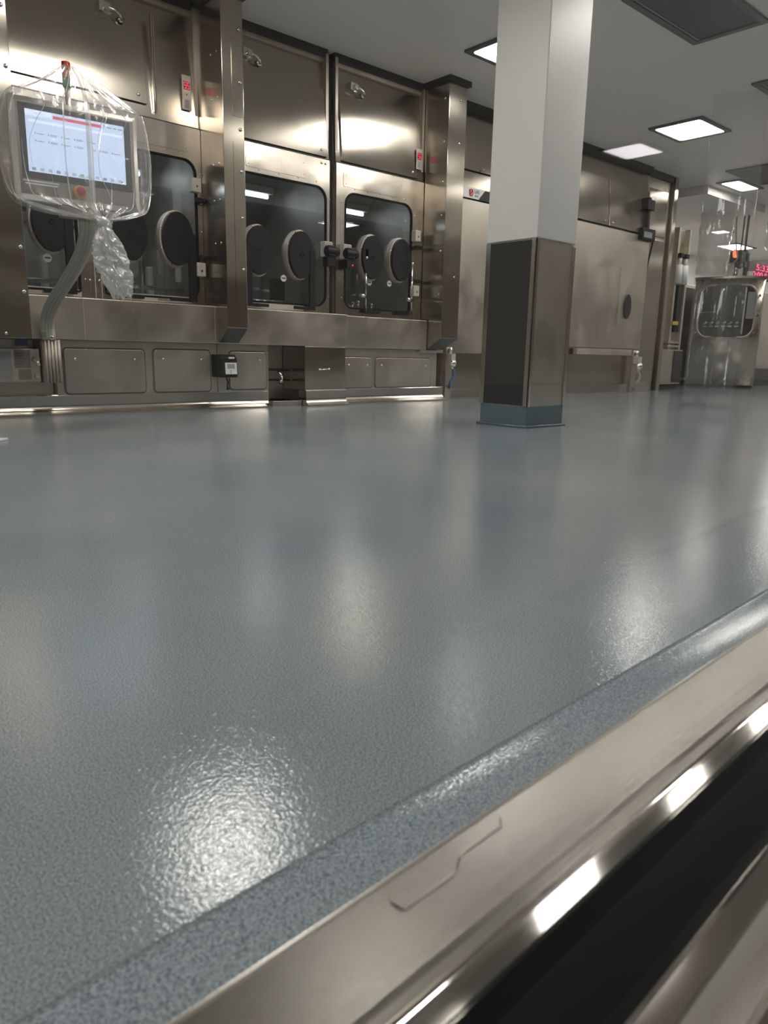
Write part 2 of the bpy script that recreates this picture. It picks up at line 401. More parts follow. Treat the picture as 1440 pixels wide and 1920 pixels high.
# recessed bay with black pipe and chrome elbow
t = empty('pipe_recess', (3.82,6.0,0), 'shadowed steel recess in the base row right of the single-panel cabinet', 'cabinet')
bx('back_panel', STD, t, 3.665, 4.015, 6.02, 6.1, 0.0, .55); bx('side_panel', STD, t, 3.665, 3.69, 5.76, 6.02, 0, .55); bx('floor_pan', STD, t, 3.692, 4.015, 5.70, 6.02, 0, .05)
t = empty('drain_pipe', (3.83,5.85,.28), 'thin black pipe with a chrome elbow in the dark recess', 'pipe')
bm = NB(); tube(bm, [(3.70,5.9,.335),(3.80,5.88,.33),(4.0,5.88,.325)], .012); tube(bm, [(3.70,5.9,.235),(4.0,5.88,.232)], .010); obj('pipe', bm, BLACK, t)
bm = NB(); tube(bm, spline([(3.86,5.88,.33),(3.86,5.84,.30),(3.87,5.82,.255),(3.85,5.80,.22)]), .017); dome(bm, (3.85,5.80,.22), .026, .02, (0,-.5,-1)); obj('elbow', bm, CHROME, t)
t = empty('pedestal_cabinet', (4.19,5.9,.14), 'plain steel pedestal block below the ledge with a small bar handle', 'cabinet')
bx('body', ST, t, 4.02, 4.50, 5.652, 6.2, .145, .548, bevel=.004)
bm = NB(); tube(bm, [(4.16,5.645,.335),(4.16,5.615,.335),(4.27,5.615,.340),(4.27,5.645,.340)], .005); dome(bm,(4.16,5.615,.335),.011,.008); dome(bm,(4.27,5.615,.340),.011,.008); obj('handle', bm, CHROME, t)
base_cab('steel base cabinet with two small access panels, under the set-back ledge', 4.502, 5.90, 5.79, .147, .543,
         [(4.58,4.95,.155,.452),(5.0,5.80,.155,.45)])
# left end: labelled electrical box bay
t = empty('base_cabinet', (0.2,6.0,.14), 'plain steel base at the far left behind the labelled box', 'cabinet', 'steel base cabinets under the isolators')
bx('carcass', STD, t, -3.9, 1.815, 5.80, 6.4, .0, .545); 

# ------------------------------------------------------------------ ledge
bm = NB(); box(bm, -3.9, 4.52, 5.65, 5.855, .55, .855)
o = obj('ledge', bm, STD, None, bevel=.006); tag(o, 'long steel ledge running under the left glove windows', 'ledge')
# weld seams are separate thin strips belonging to the ledge
for x in (2.02, 3.10): bx('seam_strip', SATIN, o, x-.003, x+.003, 5.6475, 5.65, .56, .85, bevel=0)
bm = NB(); box(bm, 4.522, 5.695, 5.75, 5.855, .545, .852)
o = obj('ledge', bm, STD, None, bevel=.006); tag(o, 'shorter set-back steel ledge under the rightmost glove window', 'ledge')
bx('end_lip', STX, o, 5.683, 5.695, 5.745, 5.75, .555, .845, bevel=0)
bm = NB(); box(bm, 5.60, 5.95, 5.745, 5.786, .515, .543); o = obj('ledge', bm, STD, None, bevel=.004); tag(o, 'short low steel shelf beneath the second hanging duct', 'ledge')

# ------------------------------------------------------------------ hanging duct posts
def post(label, x0, x1, yf, zb, zback, ybk, plates=()):
    t = empty('duct_post', ((x0+x1)/2, ybk, zback), label, 'duct', 'steel duct posts on the isolator wall')
    bm = NB(); prism(bm, [(yf,zb),(yf,CZ-.055),(YD+.066,CZ-.055),(YD-.004,2.26),(YD-.004,.862),(ybk-.006,.862),(ybk-.006,zback)], x0, x1)
    obj('duct_body', bm, ST, t, bevel=.004)
    bx('top_collar', TRIM, t, x0-.03, x1+.03, yf-.03, YD+.028, CZ-.05, CZ, bevel=0)
    bm = NB(); prism(bm, [(yf+.002,zb-.003),(ybk-.008,zback-.003),(ybk-.008,zback+.001),(yf+.002,zb+.001)], x0+.002, x1-.002); obj('duct_underside', bm, UNDER, t)  # added sheet: underside's reflection of the dark floor painted as colour
    for (a,b,c,d) in plates:
        bm = NB(); prism(bm, rrect(a,b,c,d,.01,3), yf-.003, yf, 'y'); obj('cover_plate', bm, ST, t)
    return t
p1 = post('steel duct post between the bagged touch screen terminal and the middle windows', 3.13, 3.32, 5.49, .68, .565, 5.65, [(3.215,3.312,.72,2.12),(3.215,3.312,2.30,2.85)])
bolts(p1, [(3.285,5.485,z) for z in (2.92,2.55,2.21,1.90)], .014, 'bolt')
bolts(p1, [(3.285,5.485,z) for z in (1.55,1.15)], .012, 'bolt')
bolts(p1, [(3.13,5.57,z) for z in (2.75,2.43,1.95,1.68,1.35)]+[(3.13,5.66,z) for z in (2.75,2.43,1.95,1.68,1.35)], .010, 'side_bolt', d=(-1,0,0))
p2 = post('steel duct post just left of the white pillar', 5.70, 5.955, 5.54, .668, .555, 5.75)
bolts(p2, [(5.86,5.536,z) for z in (1.30,2.60,3.0)], .011, 'bolt')
bolts(p2, [(5.70,5.60,z) for z in (3.0,2.6,2.22,1.9,1.55,1.12)], .012, 'side_bolt', d=(-1,0,0))
p0 = post('wide steel duct post cut off by the left edge of the photo', 1.05, 1.605, 5.50, .55, .55, 5.65)
bolts(p0, [(1.575,5.497,z) for z in (2.60,2.25,1.15,.86)], .014, 'bolt')
bolts(p0, [(1.44,5.497,.58)], .011, 'bolt')

# ------------------------------------------------------------------ isolators
def oval_port(par, cx, cz, side, foot=1):
    """oval glove port: bolted ring, black cover on a swing arm"""
    g = bpy.data.objects.new('glove_port', None); C.objects.link(g); g.parent = par; g.location = Vector((cx, YD, cz))-par.location
    g.empty_display_size = .05
    bm = NB(); ring(bm, ellipse(cx,cz,.148,.222), ellipse(cx,cz,.118,.19), YD-.035, YD+.03); obj('port_ring', bm, SATIN, g, bevel=.004)
    bm = NB(); prism(bm, ellipse(cx,cz,.134,.207,56), YD-.070, YD-.035, 'y')
    ring(bm, ellipse(cx,cz,.022,.022,20), ellipse(cx,cz,.012,.012,20), YD-.076, YD-.069); obj('port_cover', bm, BLACK, g, bevel=.006)
    bolts(g, [(cx+.140*cos(a_), YD-.035, cz+.214*sin(a_)) for a_ in [pi/8+pi/4*q for q in range(8)]], .007, 'ring_screw')
    return g
def cover_arm(par, cx, cz, side, zbot=.885):
    xa = cx+side*.085; xb = cx+side*.150
    bm = NB(); x0,x1 = min(xa,xb), max(xa,xb)
    outl = [(x0,zbot),(x1,zbot),(x1,cz+.02),(x1-.01,cz+.05),(x0,cz+.05)] if side>0 else [(x0,zbot),(x1,zbot),(x1,cz+.05),(x0+.01,cz+.05),(x0,cz+.02)]
    prism(bm, outl, YD-.075, YD-.045, 'y'); a,b = (x0-.17,x0) if side>0 else (x1,x1+.17)
    box(bm, a, b, YD-.07, YD-.045, zbot, zbot+.028); obj('cover_arm', bm, BLACK, par, bevel=.003)
def glove(par, cx, cz, s=1):
    bm = NB(); pts = spline([(cx,YD+.0,cz+.02),(cx+.03,YD+.13,cz-.03),(cx+.05*s,YD+.20,cz-.14),(cx+.06*s,YD+.20,cz-.27),(cx+.06*s,YD+.2,cz-.34)],5)
    n = len(pts); rs = [(.12-.03*(i/n)) * (1 if i < n*.75 else max(.15,1-(i/n-.75)*3.4)) for i in range(n)]
    tube(bm, pts, rs, 16); obj('glove', bm, GLOVE, par)
def box_latch(par, x, z, arm=1):
    l = bx('latch_box', BEIGE, par, x-.045, x+.035, YD-.085, YD-.02, z-.055, z+.055, bevel=.008)
    bm = NB(); box(bm, x+.0, x+.075, YD-.07, YD-.02, z-.105*arm-.02, z-.105*arm+.015); cyl(bm, (x+.06,YD-.08,z-.105*arm), (x+.06,YD-.02,z-.105*arm), .016); obj('hinge', bm, BLACK, par, bevel=.003)
    bm = NB(); cyl(bm, (x-.005,YD-.089,z-.01), (x-.005,YD-.085,z-.01), .009); obj('latch_screw', bm, CHROME, l)

def lean(ch, t, z0=2.258, k=.085):
    for v in ch.data.vertices:
        z = v.co.z+t.location.z-z0
        if z > 0: v.co.y += z*k
    for g in ch.children: g.location.y += max(0, g.location.z+t.location.z-z0)*k
def isolator(label, x0, x1, windows, ports, seams, xin0=None, xin1=None):
    t = empty('isolator_cabinet', ((x0+x1)/2, 6.4, .86), label, 'isolator', 'steel glove-port isolators')
    # shell of the chamber
    D = 7.05
    bm = NB()
    box(bm, x0, x1, D, D+.03, .86, 3.15); box(bm, x0, x0+.03, YD+.02, D, .86, 3.15); box(bm, x1-.03, x1, YD+.02, D, .86, 3.15)
    box(bm, x0+.03, x1-.03, YD+.02, D, 2.235, 2.26); box(bm, x0+.03, x1-.03, YD+.02, D, .84, .87)
    obj('chamber_shell', bm, SATIN, t)
    # lower door face with the window cut-outs
    bm = NB(); holes = [rrect(*w[:4], .1, 8, w[4]) for w in windows]
    holed(bm, [(x0,.862),(x1,.862),(x1,2.248),(x0,2.248)], holes, YD, YD+.02)
    obj('door_face', bm, STW, t)
    for w in windows:
        a,b,c,d,rs = w
        bm = NB(); ring(bm, rrect(a-.001,b+.001,c-.001,d+.001,.1,8,[r+.001 for r in rs]), rrect(a+.014,b-.014,c+.014,d-.014,.1,8,[max(.004,r-.014) for r in rs]), YD-.006, YD+.018); fr = obj('window_gasket', bm, GASK, t)
        bm = NB(); prism(bm, rrect(a+.01,b-.01,c+.01,d-.01,.1,8,rs), YD+.004, YD+.012, 'y'); obj('window_pane', bm, ACRY, t)
        nb = []; m_ = .035
        for k in range(5): zz = c+.10+(d-c-.2)*k/4; nb += [(b+m_,YD,zz)] + ([(a-m_,YD,zz)] if a-m_ > x0+.02 else [])
        for k in range(5): nb.append((a+.12+(b-a-.24)*k/4, YD, d+m_))
        bolts(t, nb, .0075, 'screw')
    # upper cabinet
    bm = NB(); box(bm, x0, x1, YD+.012, YD+.03, 2.258, 3.125); obj('upper_face', bm, ST, t, bevel=.002)
    bx('seam_gasket', TRIM, t, x0, x1, YD+.008, YD+.03, 2.247, 2.259, bevel=0)
    for (a,b,c,d) in seams:
        bm = NB(); prism(bm, rrect(a,b,c,d,.012,3), YD-.006, YD+.012, 'y'); p = obj('upper_panel', bm, ST, t, bevel=.003)
        bolts(p, [(b-.07,YD-.006,c+.055)], .013, 'lock')
    bx('ceiling_trim', TRIM, t, x0, x1, YD+.03, YD+.12, 3.125, CZ, bevel=0)
    bx('top_flange', SATIN, t, x0, x1, YD+.055, YD+.085, 3.085, 3.125)
    # the upper cabinet faces lean back a few degrees
    for ch in list(t.children):
        if ch.name.split('.')[0] in ('upper_face','upper_panel'): lean(ch, t)
    # inside: liner, back window, work deck, lamp
    bm = NB(); a,b = x0+.05, x1-.05
    holed(bm, [(a,.90),(b,.90),(b,1.62),(a,1.62)], [rrect(a+.12,b-.12,1.08,1.55,.09,6)], D-.05, D-.03); obj('liner_panel', bm, LINER, t)
    bm = NB(); prism(bm, [(D-.03,1.62),(D-.05,1.62),(D-.45,2.20),(D-.43,2.20)], a, b); obj('hood_panel', bm, DARKST, t)
    bm = NB(); box(bm, a, b, YD+.08, D-.06, .90, .935); obj('work_deck', bm, SATIN, t, bevel=.003)
    lamp = bx('lamp_housing', SATIN, t, a+.12, b-.12, D-.50, D-.36, 2.02, 2.08)
    bm = NB(); cyl(bm, (a+.15,D-.43,2.0), (b-.15,D-.43,2.0), .018); obj('lamp_tube', bm, TUBE, lamp)
    for (cx,cz,side,kind) in ports:
        g = oval_port(t, cx, cz, side)
        if kind != 2: cover_arm(g, cx, cz, side)
        if kind == 3: glove(g, cx, cz)
    return t
zt, zb = 2.01, .905
A = isolator('long isolator behind the bagged touch screen terminal, three oval glove ports', .30, 3.13,
     [(1.20,2.09,zb,zt,(.02,.02,.10,.10)),(2.27,3.08,zb,zt,(.02,.11,.11,.11))],
     [(1.885,1.385,1,1),(2.475,1.375,-1,3),(2.87,1.375,1,1)], [(1.62,2.69,2.345,2.855)])
B = isolator('middle isolator with two oval glove ports right of the first duct post', 3.135, 4.455,
     [(3.36,4.42,.925,zt,(.02,.12,.12,.02))], [(3.64,1.365,-1,1),(4.09,1.370,1,1)], [(3.34,4.43,2.27,2.862)])
Cc = isolator('rightmost isolator with round-cornered window and two stemmed ports', 4.535, 5.695,
     [(4.64,5.535,.925,zt,(.10,.05,.12,.12))], [(4.955,1.43,1,2),(5.345,1.44,1,2)], [(4.60,5.60,2.27,2.862)])
# recessed strip between two cabinets
bm = NB(); box(bm, 4.457, 4.533, YD+.07, YD+.12, .85, 3.14); o = obj('joint_strip', bm, TRIM, None); tag(o, 'dark recessed vertical joint between the middle and right isolators', 'joint')
# shallow glued plates above the windows
for par, (a,b,c,d) in ((A,(2.55,3.02,2.06,2.20)),(B,(3.55,4.19,2.05,2.21)),(Cc,(4.62,5.35,2.05,2.19))):
    bm = NB(); prism(bm, rrect(a,b,c,d,.015,3), YD-.004, YD, 'y'); p = obj('rating_plate', bm, STW, par)
    bolts(p, [(a+.03,YD-.004,c+.03),(b-.03,YD-.004,c+.03),(a+.03,YD-.004,d-.03),(b-.03,YD-.004,d-.03)], .006, 'screw')
bolts(B, [(4.36,YD,2.215),(4.405,YD,2.215)], .013, 'bolt')
bolts(A, [(2.23,YD,z) for z in (1.0,1.55,1.9)]+[(2.16,YD,z) for z in (1.0,1.55,1.9)], .010, 'bolt')
# vertical seam of the left isolator
bx('door_edge', SATIN, A, 2.196, 2.202, YD-.003, YD, .87, 2.24, bevel=0)
bx('door_edge', SATIN, A, 2.245, 2.250, YD-.003, YD, .87, 2.24, bevel=0)
for x in (2.74, 2.755): bx('door_edge', STX, A, x-.004, x+.004, YD-.012, YD+.012, 2.30, 2.98, bevel=0)
# small tan labels in the lower window strips
def lower_strip(par, a, b, labels):
    s = bx('window_sill_strip', BEIGE, par, a, b, YD-.004, YD+.022, .872, .925, bevel=.002)
    for (x0,x1) in labels: bx('data_label', LABT, s, x0, x1, YD-.006, YD-.004, .884, .912, bevel=0)
lower_strip(A, 1.20, 2.09, [(1.80,1.87)]); lower_strip(A, 2.33, 3.0, [(2.50,2.56),(2.70,2.82)])
lower_strip(B, 3.45, 4.15, [(3.6,3.68)]); 
box_latch(A, 3.045, 1.805); box_latch(A, 3.065, 1.15, -1)
box_latch(Cc, 5.555, 1.70); box_latch(Cc, 5.555, 1.15, -1)
def clamp(par, x, z, sgn):
    bm = NB(); box(bm, x-.05, x+.05, YD-.07, YD-.0, z-.07, z+.07); 
    k = obj('clamp_plate', bm, BEIGE, par, bevel=.006)
    bm = NB(); box(bm, x-.045, x+.045, YD-.13, YD-.07, z-.065, z+.03); cyl(bm, (x-sgn*.055,YD-.10,z-.02), (x+sgn*.085,YD-.10,z-.02), .042, 24); obj('clamp_knob', bm, BLACK, k, bevel=.006)
    bm = NB(); box(bm, x-.005-.035, x+.055, YD-.11, YD-.03, z-.155, z-.075); obj('sensor_block', bm, BLACK, k, bevel=.004)
clamp(B, 4.395, 1.45, 1); clamp(Cc, 4.625, 1.45, 1)
bm = NB(); dome(bm, (4.655,YD-.11,1.325), .008, .008); obj('indicator_lamp', bm, LEDR, Cc)
# stemmed cover holders of the right isolator
for x in (4.87, 5.50):
    bm = NB(); tube(bm, [(x,YD-.06,.90),(x,YD-.06,1.42)], .008); box(bm, x-.02, x+.02, YD-.07, YD-.045, 1.40, 1.50); dome(bm,(x,YD-.06,1.42),.02,.02)
    cyl(bm, (x,YD-.06,1.05),(x-.07,YD-.06,1.06),.02); obj('cover_stem', bm, CHROME, Cc)
for a,b in ((4.80,5.10),(5.26,5.50)): bx('stem_foot', BLACK, Cc, a+.06, b-.02, YD-.05, YD, .895, .925)
# round stickers on the panes
for par,x,z in ((A,1.86,1.135),(B,3.93,1.155),(Cc,4.965,1.195),(Cc,5.235,1.205)):
    bm = NB(); cyl(bm, (x,YD-.0005,z),(x,YD+.0035,z),.030,24); s = obj('round_sticker', bm, WHITE, par)
    bx('printed_line', LABK, s, x-.02, x+.02, YD-.0015, YD-.0006, z-.006, z+.006, bevel=0)
# fittings along the upper cabinet edge
def fitting(par, x, z, YD=5.86+.075-.012):
    bm = NB(); cyl(bm, (x,YD+.012,z),(x,YD-.03,z),.042,20); cyl(bm,(x,YD-.03,z),(x,YD-.06,z),.026,12); tube(bm, spline([(x,YD-.05,z),(x+.05,YD-.06,z-.01),(x+.10,YD-.05,z-.04),(x+.12,YD+.01,z-.05)],4), .010)
    dome(bm,(x+.11,YD-.01,z-.04),.028,.02); box(bm, x-.06,x-.02,YD-.04,YD+.01,z-.03,z+.04); obj('hose_fitting', bm, CHROME, par, bevel=.002)
fitting(A, 2.42, 2.94); fitting(B, 3.62, 2.945); fitting(Cc, 4.78, 2.95)
# things inside the chambers, seen dimly through the panes
def inside(par, x, stuff):
    for s in stuff:
        bm = NB()
        if s[0] == 'rail': cyl(bm, (s[1],s[3],s[4]),(s[2],s[3],s[4]),.018); obj('work_rail', bm, CHROME, par)
        if s[0] == 'rod':  cyl(bm, (s[1],s[2],.935),(s[1],s[2],s[3]),.010); dome(bm,(s[1],s[2],s[3]),.02,.02,(0,0,1)); obj('work_rod', bm, CHROME, par)
        if s[0] == 'blk':  box(bm, *s[1:]); obj('work_fixture', bm, SATIN, par, bevel=.01)
        if s[0] == 'drk':  box(bm, *s[1:]); obj('work_fixture', bm, BLACK, par, bevel=.01)
        if s[0] == 'wht':  box(bm, *s[1:]); obj('work_fixture', bm, WHITE, par, bevel=.01)
inside(A, 0, [('rail',1.3,2.1,6.1,.99),('blk',1.62,1.78,6.25,6.45,.935,1.22),('wht',1.95,2.0,6.3,6.36,.935,1.2),('drk',1.4,1.6,6.3,6.5,.935,1.05),
   ('rail',2.3,3.05,6.1,1.0),('wht',2.78,2.83,6.2,6.26,.935,1.18),('wht',2.88,2.92,6.2,6.26,.935,1.12),('blk',2.96,3.03,6.4,6.5,.935,1.35),('rod',2.40,6.1,1.5),('drk',2.45,2.70,6.3,6.5,.935,1.12),('rod',2.66,6.05,1.95)])
inside(B, 0, [('rail',3.3,4.3,6.05,.955),('rail',3.3,4.0,6.6,1.08),('blk',3.75,3.80,6.2,6.3,.935,1.12),('wht',3.83,3.89,6.2,6.26,1.06,1.085),('wht',3.94,4.0,6.2,6.26,1.05,1.075),('wht',3.70,3.75,6.2,6.26,1.07,1.09),('drk',4.12,4.24,6.3,6.4,.935,1.2),('blk',4.28,4.36,6.2,6.3,.935,1.08),('rod',3.62,6.5,2.0)])
inside(Cc, 0, [('rod',4.72,6.1,1.12),('rod',4.76,6.1,1.12),('rail',4.7,4.86,6.1,1.12),('rod',4.95,6.1,1.0),('rod',5.06,6.15,1.02),('rod',5.2,6.1,1.0),('rail',4.7,5.5,6.3,.99),('blk',4.8,4.9,6.4,6.5,.935,1.1),('drk',5.0,5.3,6.5,6.7,.935,1.02),('rod',5.02,6.5,2.05)])

# digital gauges with red figures
def gauge(label, x0, x1, z0, z1, y):
    t = empty('digital_gauge', ((x0+x1)/2, y, z0), label, 'gauge')
    bx('gauge_plate', SATIN, t, x0, x1, y-.008, y, z0, z1, bevel=.002)
    d = bx('display', LEDB, t, x0+.012, x1-.012, y-.011, y-.008, z1-.105, z1-.045, bevel=0)
    bm = NB(); w = (x1-x0-.036)/2
    for k in range(2):
        a = x0+.016+k*(w+.004)
        for (p,q,r,s) in ((0,1,.9,1),(0,1,.45,.55),(0,1,0,.1),(0,.22,.5,1),(.78,1,0,.55)):
            box(bm, a+p*w*.9, a+q*w*.9, y-.013, y-.011, z1-.100+r*.048, z1-.100+s*.048)
    obj('digits', bm, LEDR, d)
    bm = NB(); cyl(bm, ((x0+x1)/2,y-.014,z0+.115),((x0+x1)/2,y-.008,z0+.115),.007); box(bm, x0+.02,x1-.02,y-.012,y-.008,z0+.015,z0+.075); obj('buttons', bm, GREY, t)
gauge('slim gauge with red figures right of the bagged touch screen terminal', 2.985, 3.062, 2.375, 2.63, YD+.012)
gauge('slim gauge with red figures beside the second duct post', 5.562, 5.662-.02, 2.36, 2.56, YD-.006)

# ------------------------------------------------------------------ black monitor box on the base row
t = empty('monitor_box', (3.16,5.66,.27), 'black monitor box with a small grey display hung on the base cabinets', 'monitor')
bm = NB(); prism(bm, [(5.728,.272),(5.565,.272),(5.555,.29),(5.57,.44),(5.60,.462),(5.728,.462)], 3.096, 3.255); obj('case', bm, BLACK, t, bevel=.008)
bm = NB(); prism(bm, [(5.556,.30),(5.564,.395),(5.567,.395),(5.559,.30)], 3.135, 3.245); f = obj('front_plate', bm, WHITE, t)
bm = NB(); prism(bm, [(5.5585,.345),(5.561,.385),(5.5645,.385),(5.562,.345)], 3.155, 3.225); box(bm, 3.18,3.19,5.553,5.557,.325,.332); box(bm, 3.18,3.19,5.553,5.557,.31,.317); obj('display', bm, GREY, f)
bm = NB(); prism(bm, rrect(3.17,3.225,.428,.442,.006,4), 5.562, 5.57, 'y'); obj('brand_badge', bm, WHITE, t)
bm = NB(); tube(bm, spline([(3.175,5.62,.272),(3.177,5.60,.23),(3.172,5.60,.20),(3.178,5.60,.175)],5), .006); dome(bm,(3.177,5.60,.178),.014,.012,(-.5,-.5,-1)); obj('cable', bm, BLACK, t)

# labelled electrical box at the far left
t = empty('electrical_box', (1.45,5.72,.24), 'flat steel box with grey labels and a lever at the lower left edge', 'box')
bx('case', SATIN, t, 1.10, 1.69, 5.66, 5.80, .245, .480, bevel=.006)
bx('label_sheet', LABT, t, 1.52, 1.625, 5.657, 5.66, .345, .47, bevel=0); bx('label_sheet', LABT, t, 1.54, 1.625, 5.657, 5.66, .262, .335, bevel=0); bx('label_sheet', GREY, t, 1.30, 1.50, 5.657, 5.66, .26, .46, bevel=0)
bm = NB()
for k in range(5): box(bm, 1.53, 1.57+.015*(k%3), 5.655, 5.6572, .37+.018*k, .376+.018*k)
obj('label_print', bm, LABK, t)
bm = NB(); cyl(bm, (1.655,5.66,.405),(1.655,5.61,.405),.022); cyl(bm,(1.655,5.61,.405),(1.665,5.60,.36),.012); obj('lever', bm, CHROME, t)
bm = NB(); cyl(bm, (1.655,5.66,.285),(1.655,5.63,.285),.016,6); obj('hex_nut', bm, CHROME, t)
bx('back_channel', TRIM, t, 1.69, 1.735, 5.72, 5.80, .24, .54, bevel=0)
bx('blue_tag', BLUEH, t, 1.57, 1.645, 5.76, 5.80, .50, .545, bevel=0)
# bundle of four short pipes
t = empty('pipe_bundle', (1.76,5.60,.24), 'bundle of short vertical steel pipes under the curved conduit', 'pipe')
for k in range(5):
    bm = NB(); x = 1.715+.0235*k; tube(bm, [(x,5.60,.24),(x,5.60,.545)], .0115); obj('pipe', bm, SATIN, t)
bx('clamp_bar', SATIN, t, 1.70, 1.825, 5.612, 5.66, .24, .54)

# ------------------------------------------------------------------ control panel on its conduit arm
PX, PY, PZ, PR = 1.33, 4.66, 1.31, rad(-5.5)
t = empty('operator_terminal', (PX,PY,PZ), 'touch screen operator terminal under clear plastic, hung from a curved conduit arm', 'operator terminal', rz=PR)
W,H,Dp = .705, .545, .11
def lrect(bm, x0,x1,z0,z1,y0,y1): box(bm, x0,x1,y0,y1,z0,z1)
bm = NB()   # housing: bevelled front frame and back box
a = [(0,0),(W,0),(W,H),(0,H)]; i = [(.03,.03),(W-.03,.03),(W-.03,H-.03),(.03,H-.03)]
L0 = [bm.verts.new((x,.012,z)) for x,z in a]; L1 = [bm.verts.new((x,-.012,z)) for x,z in i]; L2 = [bm.verts.new((x,.05,z)) for x,z in a]; L3 = [bm.verts.new((x,Dp,z)) for x,z in i]
for P,Q in ((L1,L0),(L0,L2),(L2,L3)):
    for k in range(4): bm.faces.new((P[k],P[(k+1)%4],Q[(k+1)%4],Q[k]))
bm.faces.new(L1); bm.faces.new(L3[::-1]); obj('housing', bm, STX, t, bevel=.004, local=True)
bm = NB(); lrect(bm, .045, W-.050, .115, H-.040, -.018, -.012); gl = obj('screen_glass', bm, DARKST, t, bevel=.002, local=True)
sx0,sx1,sz0,sz1 = .078, W-.088, .152, H-.070
bm = NB(); lrect(bm, sx0,sx1,sz0,sz1,-.0195,-.018); sc = obj('screen', bm, SCRW, t, local=True, label='lit pale blue screen')
bm = NB(); sw, sh = sx1-sx0, sz1-sz0
def sr(m_, u0,u1,v0,v1):
    v = box(bm, sx0+u0*sw, sx0+u1*sw, -.0202, -.0195, sz0+v0*sh, sz0+v1*sh, mi=m_)
sr(0,.27,.76,.905,.955); sr(1,.0,.26,.90,.995); sr(1,.03,.98,.80,.84); sr(2,.02,.25,.905,.912)
sr(2,.085,.14,.865,.872); sr(2,.08,.17,.945,.952); sr(2,.78,.80,.93,.96); sr(2,.82,.87,.925,.945); sr(2,.885,.92,.925,.945); sr(2,.935,.99,.925,.945)
for r_,(v,cols) in enumerate(((.62,(0,1,2,3,4,5,6)),(.50,(0,1,2,3,4,5,6)))):
    for c in cols:
        if (r_==0 and c in (5,6)): continue
        u = .08+c*.13; sr(2,u,u+.010,v-.004,v+.026); sr(3 if c%2 else 2,u+.022,u+.088,v-.008*(c%2),v+.012+.016*(c%2))
for c in range(12): sr(3 if c%3 else 2, .03+c*.08, .03+c*.08+.040, .022, .070)
sr(4,.49,.60,.012,.045); sr(0,.945,.965,.02,.05)
obj('screen_content', bm, [SCRR,SCRL,SCRG,mat('screen_mid',(.1,.1,.1),.3,emis=(.33,.40,.54),estr=1.),SCRN], sc, local=True)
bm = NB()
lrect(bm, .045,.235,.098,.106,-.0135,-.012); lrect(bm, .055,.225,.084,.092,-.0135,-.012); obj('instruction_label', bm, WHITE, t, local=True)
bm = NB(); tube(bm, [(.345,-.012,.075),(.345,-.030,.075)], .036, 24); rg = obj('stop_ring', bm, YEL, t, local=True, bevel=.003, label='yellow ring of the emergency stop')
bm = NB(); tube(bm, [(.345,-.030,.075),(.345,-.045,.075)], .014, 16); tube(bm, [(.345,-.045,.075),(.345,-.060,.075)], [.026,.024], 24); obj('stop_button', bm, RED, t, local=True, bevel=.003, label='red mushroom button')
bm = NB(); tube(bm, [(.33,.05,H-.01),(.33,.05,H+.10)], .016); st = obj('stack_pole', bm, SATIN, t, local=True)
for k,(m_,n_) in enumerate(((SG,'green'),(SA,'amber'),(SR,'red'))):
    bm = NB(); tube(bm, [(.33,.05,H+.10+k*.045),(.33,.05,H+.143+k*.045)], .024, 20); obj('stack_lamp', bm, m_, t, local=True, bevel=.003, label=n_+' section of the signal stack')
bm = NB(); box(bm, .25,.42,.04,.12,-.06,.0); obj('arm_bracket', bm, SATIN, t, local=True, bevel=.006)
arm = spline([(1.742,5.60,.545),(1.742,5.595,.68),(1.742,5.43,.80),(1.742,5.08,.945),(1.742,4.83,1.07),(1.742,4.72,1.18),(1.742,4.70,1.27)], 8)
for k in range(4):
    dx = (-.034,-.012,.012,.034)[k]
    bm = NB(); tube(bm, [(p[0]+dx, p[1], p[2]) for p in arm], .0165, 12); obj('conduit', bm, CONDUIT if k<3 else SATIN, t)
bm = NB(); box(bm, 1.69, 1.72, 5.585, 5.64, .545, .60); cyl(bm, (1.76,5.6,.545),(1.76,5.6,.575),.02); obj('conduit_clamp', bm, CHROME, t, bevel=.004)

